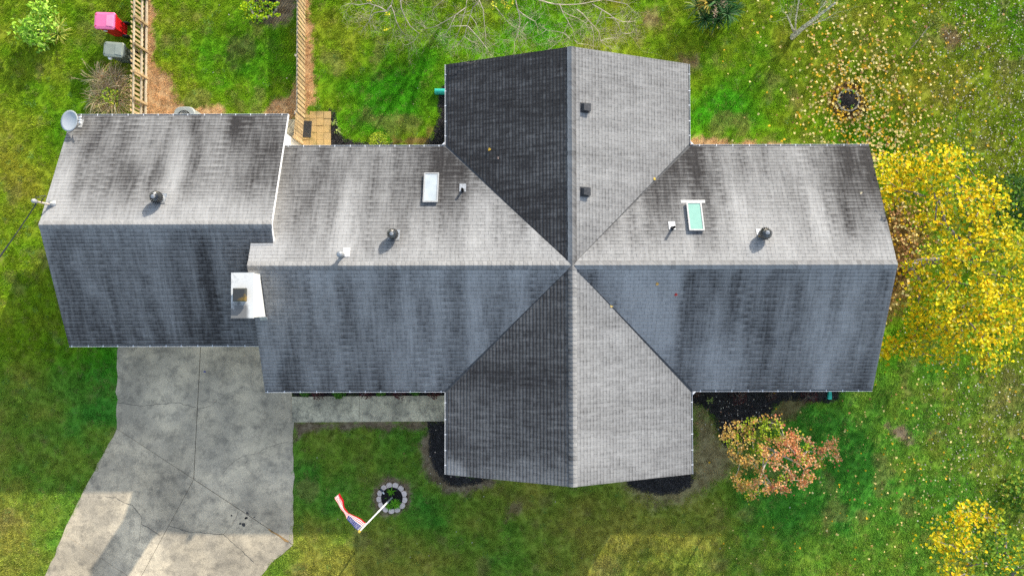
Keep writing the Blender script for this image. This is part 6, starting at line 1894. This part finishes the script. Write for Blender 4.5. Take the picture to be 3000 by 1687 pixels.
px, py = rl.uniform(2030, 3080, n), rl.uniform(-60, 1740, n)
k_ = rl.uniform(0, 1.6, n) < (.5 + fbm(px / 28, py / 28, 15, 3)) * leaf_density(px, py) * .36
px, py = px[k_], py[k_]
W3 = np.array([tuple(P(a, c, .02)) for a, c in zip(px, py)])
ok = np.ones(len(W3), bool)
for hp in HOUSE_FOOT: ok &= sdf(hp, W3[:, 0], W3[:, 1]) < 0
W3, px, py = W3[ok], px[ok], py[ok]
n = len(W3)
W3[:, 2] = rl.uniform(.075, .115, n)
sz = .094 * rl.uniform(.6, 1.3, n) * np.where(py > 1085, .82, 1.0)
LC = [(0.70, .53, .18), (.78, .63, .25), (.68, .40, .02), (.44, .25, .09), (.24, .11, .05), (.56, .50, .22)]
col = pal(rl, n, LC, [2.4, 2.2, 3.4, .9, .5, 1.0], .14)
und = ((px < 2760) & (py > 520) & (py < 1000) & (rl.uniform(0, 1, n) < .45))
col[und] = pal(rl, und.sum(), [(.36, .17, .05), (.22, .10, .035), (.55, .32, .12)], [2, 2, 1.5], .15)
Rf = rand_rot(rl, n, .28)
free = ~((px > 2560) & (py > 430) & (py < 1080))
order = np.argsort(-(sz + 10 * free))
m = np.zeros(n, bool); m[order[:290]] = True
def leaf_label(c, a, e):
    tone = 'golden yellow' if c[0] > .55 and c[2] < .08 else ('pale cream tan' if c[0] > .52 else ('brown' if c[0] < .32 else 'dull tan'))
    if e > 1085: where = 'on the shaded lawn between the orange tree and the corner tree' if a < 2720 else 'on the lower lawn near the right edge'
    elif math.hypot(a - 2486, e - 294) < 90: where = 'close beside the round mulch ring'
    elif e > 330: where = 'on the lawn between the mulch ring and the yellow tree'
    elif a < 2300: where = 'on the lawn between the wing roof and the forked bare tree'
    elif e < 180: where = 'on the lawn around the forked bare tree and young tree'
    elif a < 2486: where = 'on the lawn left of the round mulch ring'
    else: where = 'on the lawn right of the round mulch ring'
    return tone + ' leaf ' + where
for p_, s_1, R_1, c_1, a_1, e_1 in zip(W3[m], sz[m], Rf[m], np.clip(col[m], .01, .95), px[m], py[m]):
    leaf_objects('fallen_leaf', [p_], [s_1], [R_1], [c_1], None, ('heart', HEART), label=leaf_label(c_1, a_1, e_1), cat='leaf', group='loose fallen leaves on the right lawn')
ll = leaf_cloud('leaf_litter', W3[~m], sz[~m], Rf[~m], col[~m], None, HEART())
tag(ll, 'carpet of fallen yellow and brown leaves around the stone ring and yellow tree', 'leaf litter')
# small grey curled litter of the far lawn, its dark bits painted as shadow
n = 26000
px, py = rl.uniform(2560, 3080, n), rl.uniform(-60, 1560, n)
dn = sstep(2640, 2860, px + 40 * (vnoise(px / 60, py / 60, 4) - .5)) * (.75 * (py < 640) + .32 * (py >= 640)) * (.45 + .9 * fbm(px / 70, py / 70, 91, 3))
k_ = rl.uniform(0, 1, n) < dn * .62
px, py = px[k_], py[k_]; n = len(px)
W4 = np.array([tuple(P(a, c, .05)) for a, c in zip(px, py)]); W4[:, 2] = rl.uniform(.05, .09, n)
l4 = leaf_cloud('grey_leaf_litter', W4, .062 * rl.uniform(.6, 1.3, n), rand_rot(rl, n, .55), pal(rl, n, [(0.50, .47, .38), (.64, .61, .50), (.08, .07, .05), (.30, .25, .18), (.52, .44, .18)], [1.8, 1.3, 2.2, 1.6, .8], .15), None, OVAL())
tag(l4, 'small curled grey dead leaves scattered over the lawn at the far right', 'leaf litter')
# pale bits on the mulch and on the front lawn
pts = [(2000 + rl.uniform(40, 260) , 1125 + rl.uniform(30, 130)) for _ in range(60)] + [(rl.uniform(2050, 2250), rl.uniform(1180, 1400)) for _ in range(26)] + [(rl.uniform(870, 2450), rl.uniform(1290, 1680)) for _ in range(34)] + [(rl.uniform(1255, 1330), rl.uniform(1240, 1400)) for _ in range(8)] + [(rl.uniform(460, 850), rl.uniform(0, 300)) for _ in range(5)] + [(rl.uniform(960, 1290), rl.uniform(180, 410)) for _ in range(6)]
W5 = np.array([tuple(P(a, c, .05)) for a, c in pts]); ok = np.ones(len(W5), bool)
for hp in HOUSE_FOOT: ok &= sdf(hp, W5[:, 0], W5[:, 1]) < 0
W5 = W5[ok]; n = len(W5)
l5 = leaf_cloud('stray_leaf_bits', W5, .05 * rl.uniform(.6, 1.4, n), rand_rot(rl, n, .4), pal(rl, n, [(0.55, .45, .36), (.62, .58, .48), (.5, .22, .10)], [2, 2, 1], .15), None, OVAL())
tag(l5, 'scattered pale and rusty leaf bits on the mulch beds and front lawn', 'leaf litter')
# leaves caught on the roof
for (s, a, c, cl_, lab) in [('WW', 1436.4, 436, (.72, .45, .05), 'bright yellow leaf lying on the darkest roof slope'), ('WE', 1792.5, 899, (.8, .58, .2), 'yellow leaf caught in the lower right roof valley'), ('MS', 1922.5, 831, (.55, .33, .08), 'tan leaf on the blue grey front roof slope below the ridge'),
                           ('MS', 1983, 861, (.3, .03, .03), 'small dark red leaf on the blue grey front roof slope'), ('WE', 1918, 527, (.72, .5, .1), 'yellow leaf caught in the upper right roof valley'), ('WW', 1458, 463, (.5, .35, .28), 'pinkish tan leaf on the darkest roof slope'),
                           ('MN', 2520, 566, (.7, .6, .4), 'pale leaf on the rear roof slope near the right gable'), ('MN', 2226, 694, (.75, .42, .02), 'orange yellow leaf resting against the right hand turbine vent')]:
    p = on_roof(s, a, c, .03); o = bpy.data.objects.new('roof_leaf', LEAFV[('heart', HEART)]); o.scale = (.11, .11, .11); o.rotation_euler = (.3, .1, a); o.color = cl_ + (1,)
    place(o, None, p); tag(o, lab, 'leaf', 'leaves caught on the roof')
# blue scrap on the driveway
c = P(599, 1088, .045); b = MB(); b.prism([(c.x - .05, c.y - .02, .04), (c.x + .04, c.y - .03, .04), (c.x + .06, c.y + .015, .04), (c.x - .02, c.y + .02, .04)], [(c.x - .05, c.y - .02, .05), (c.x + .04, c.y - .03, .055), (c.x + .06, c.y + .015, .05), (c.x - .02, c.y + .02, .06)])
tag(b.build('blue_scrap', simple('blue_plastic', (.03, .06, .3), .4), None, origin=c), 'tiny blue plastic scrap lying on the driveway near the joint', 'litter')
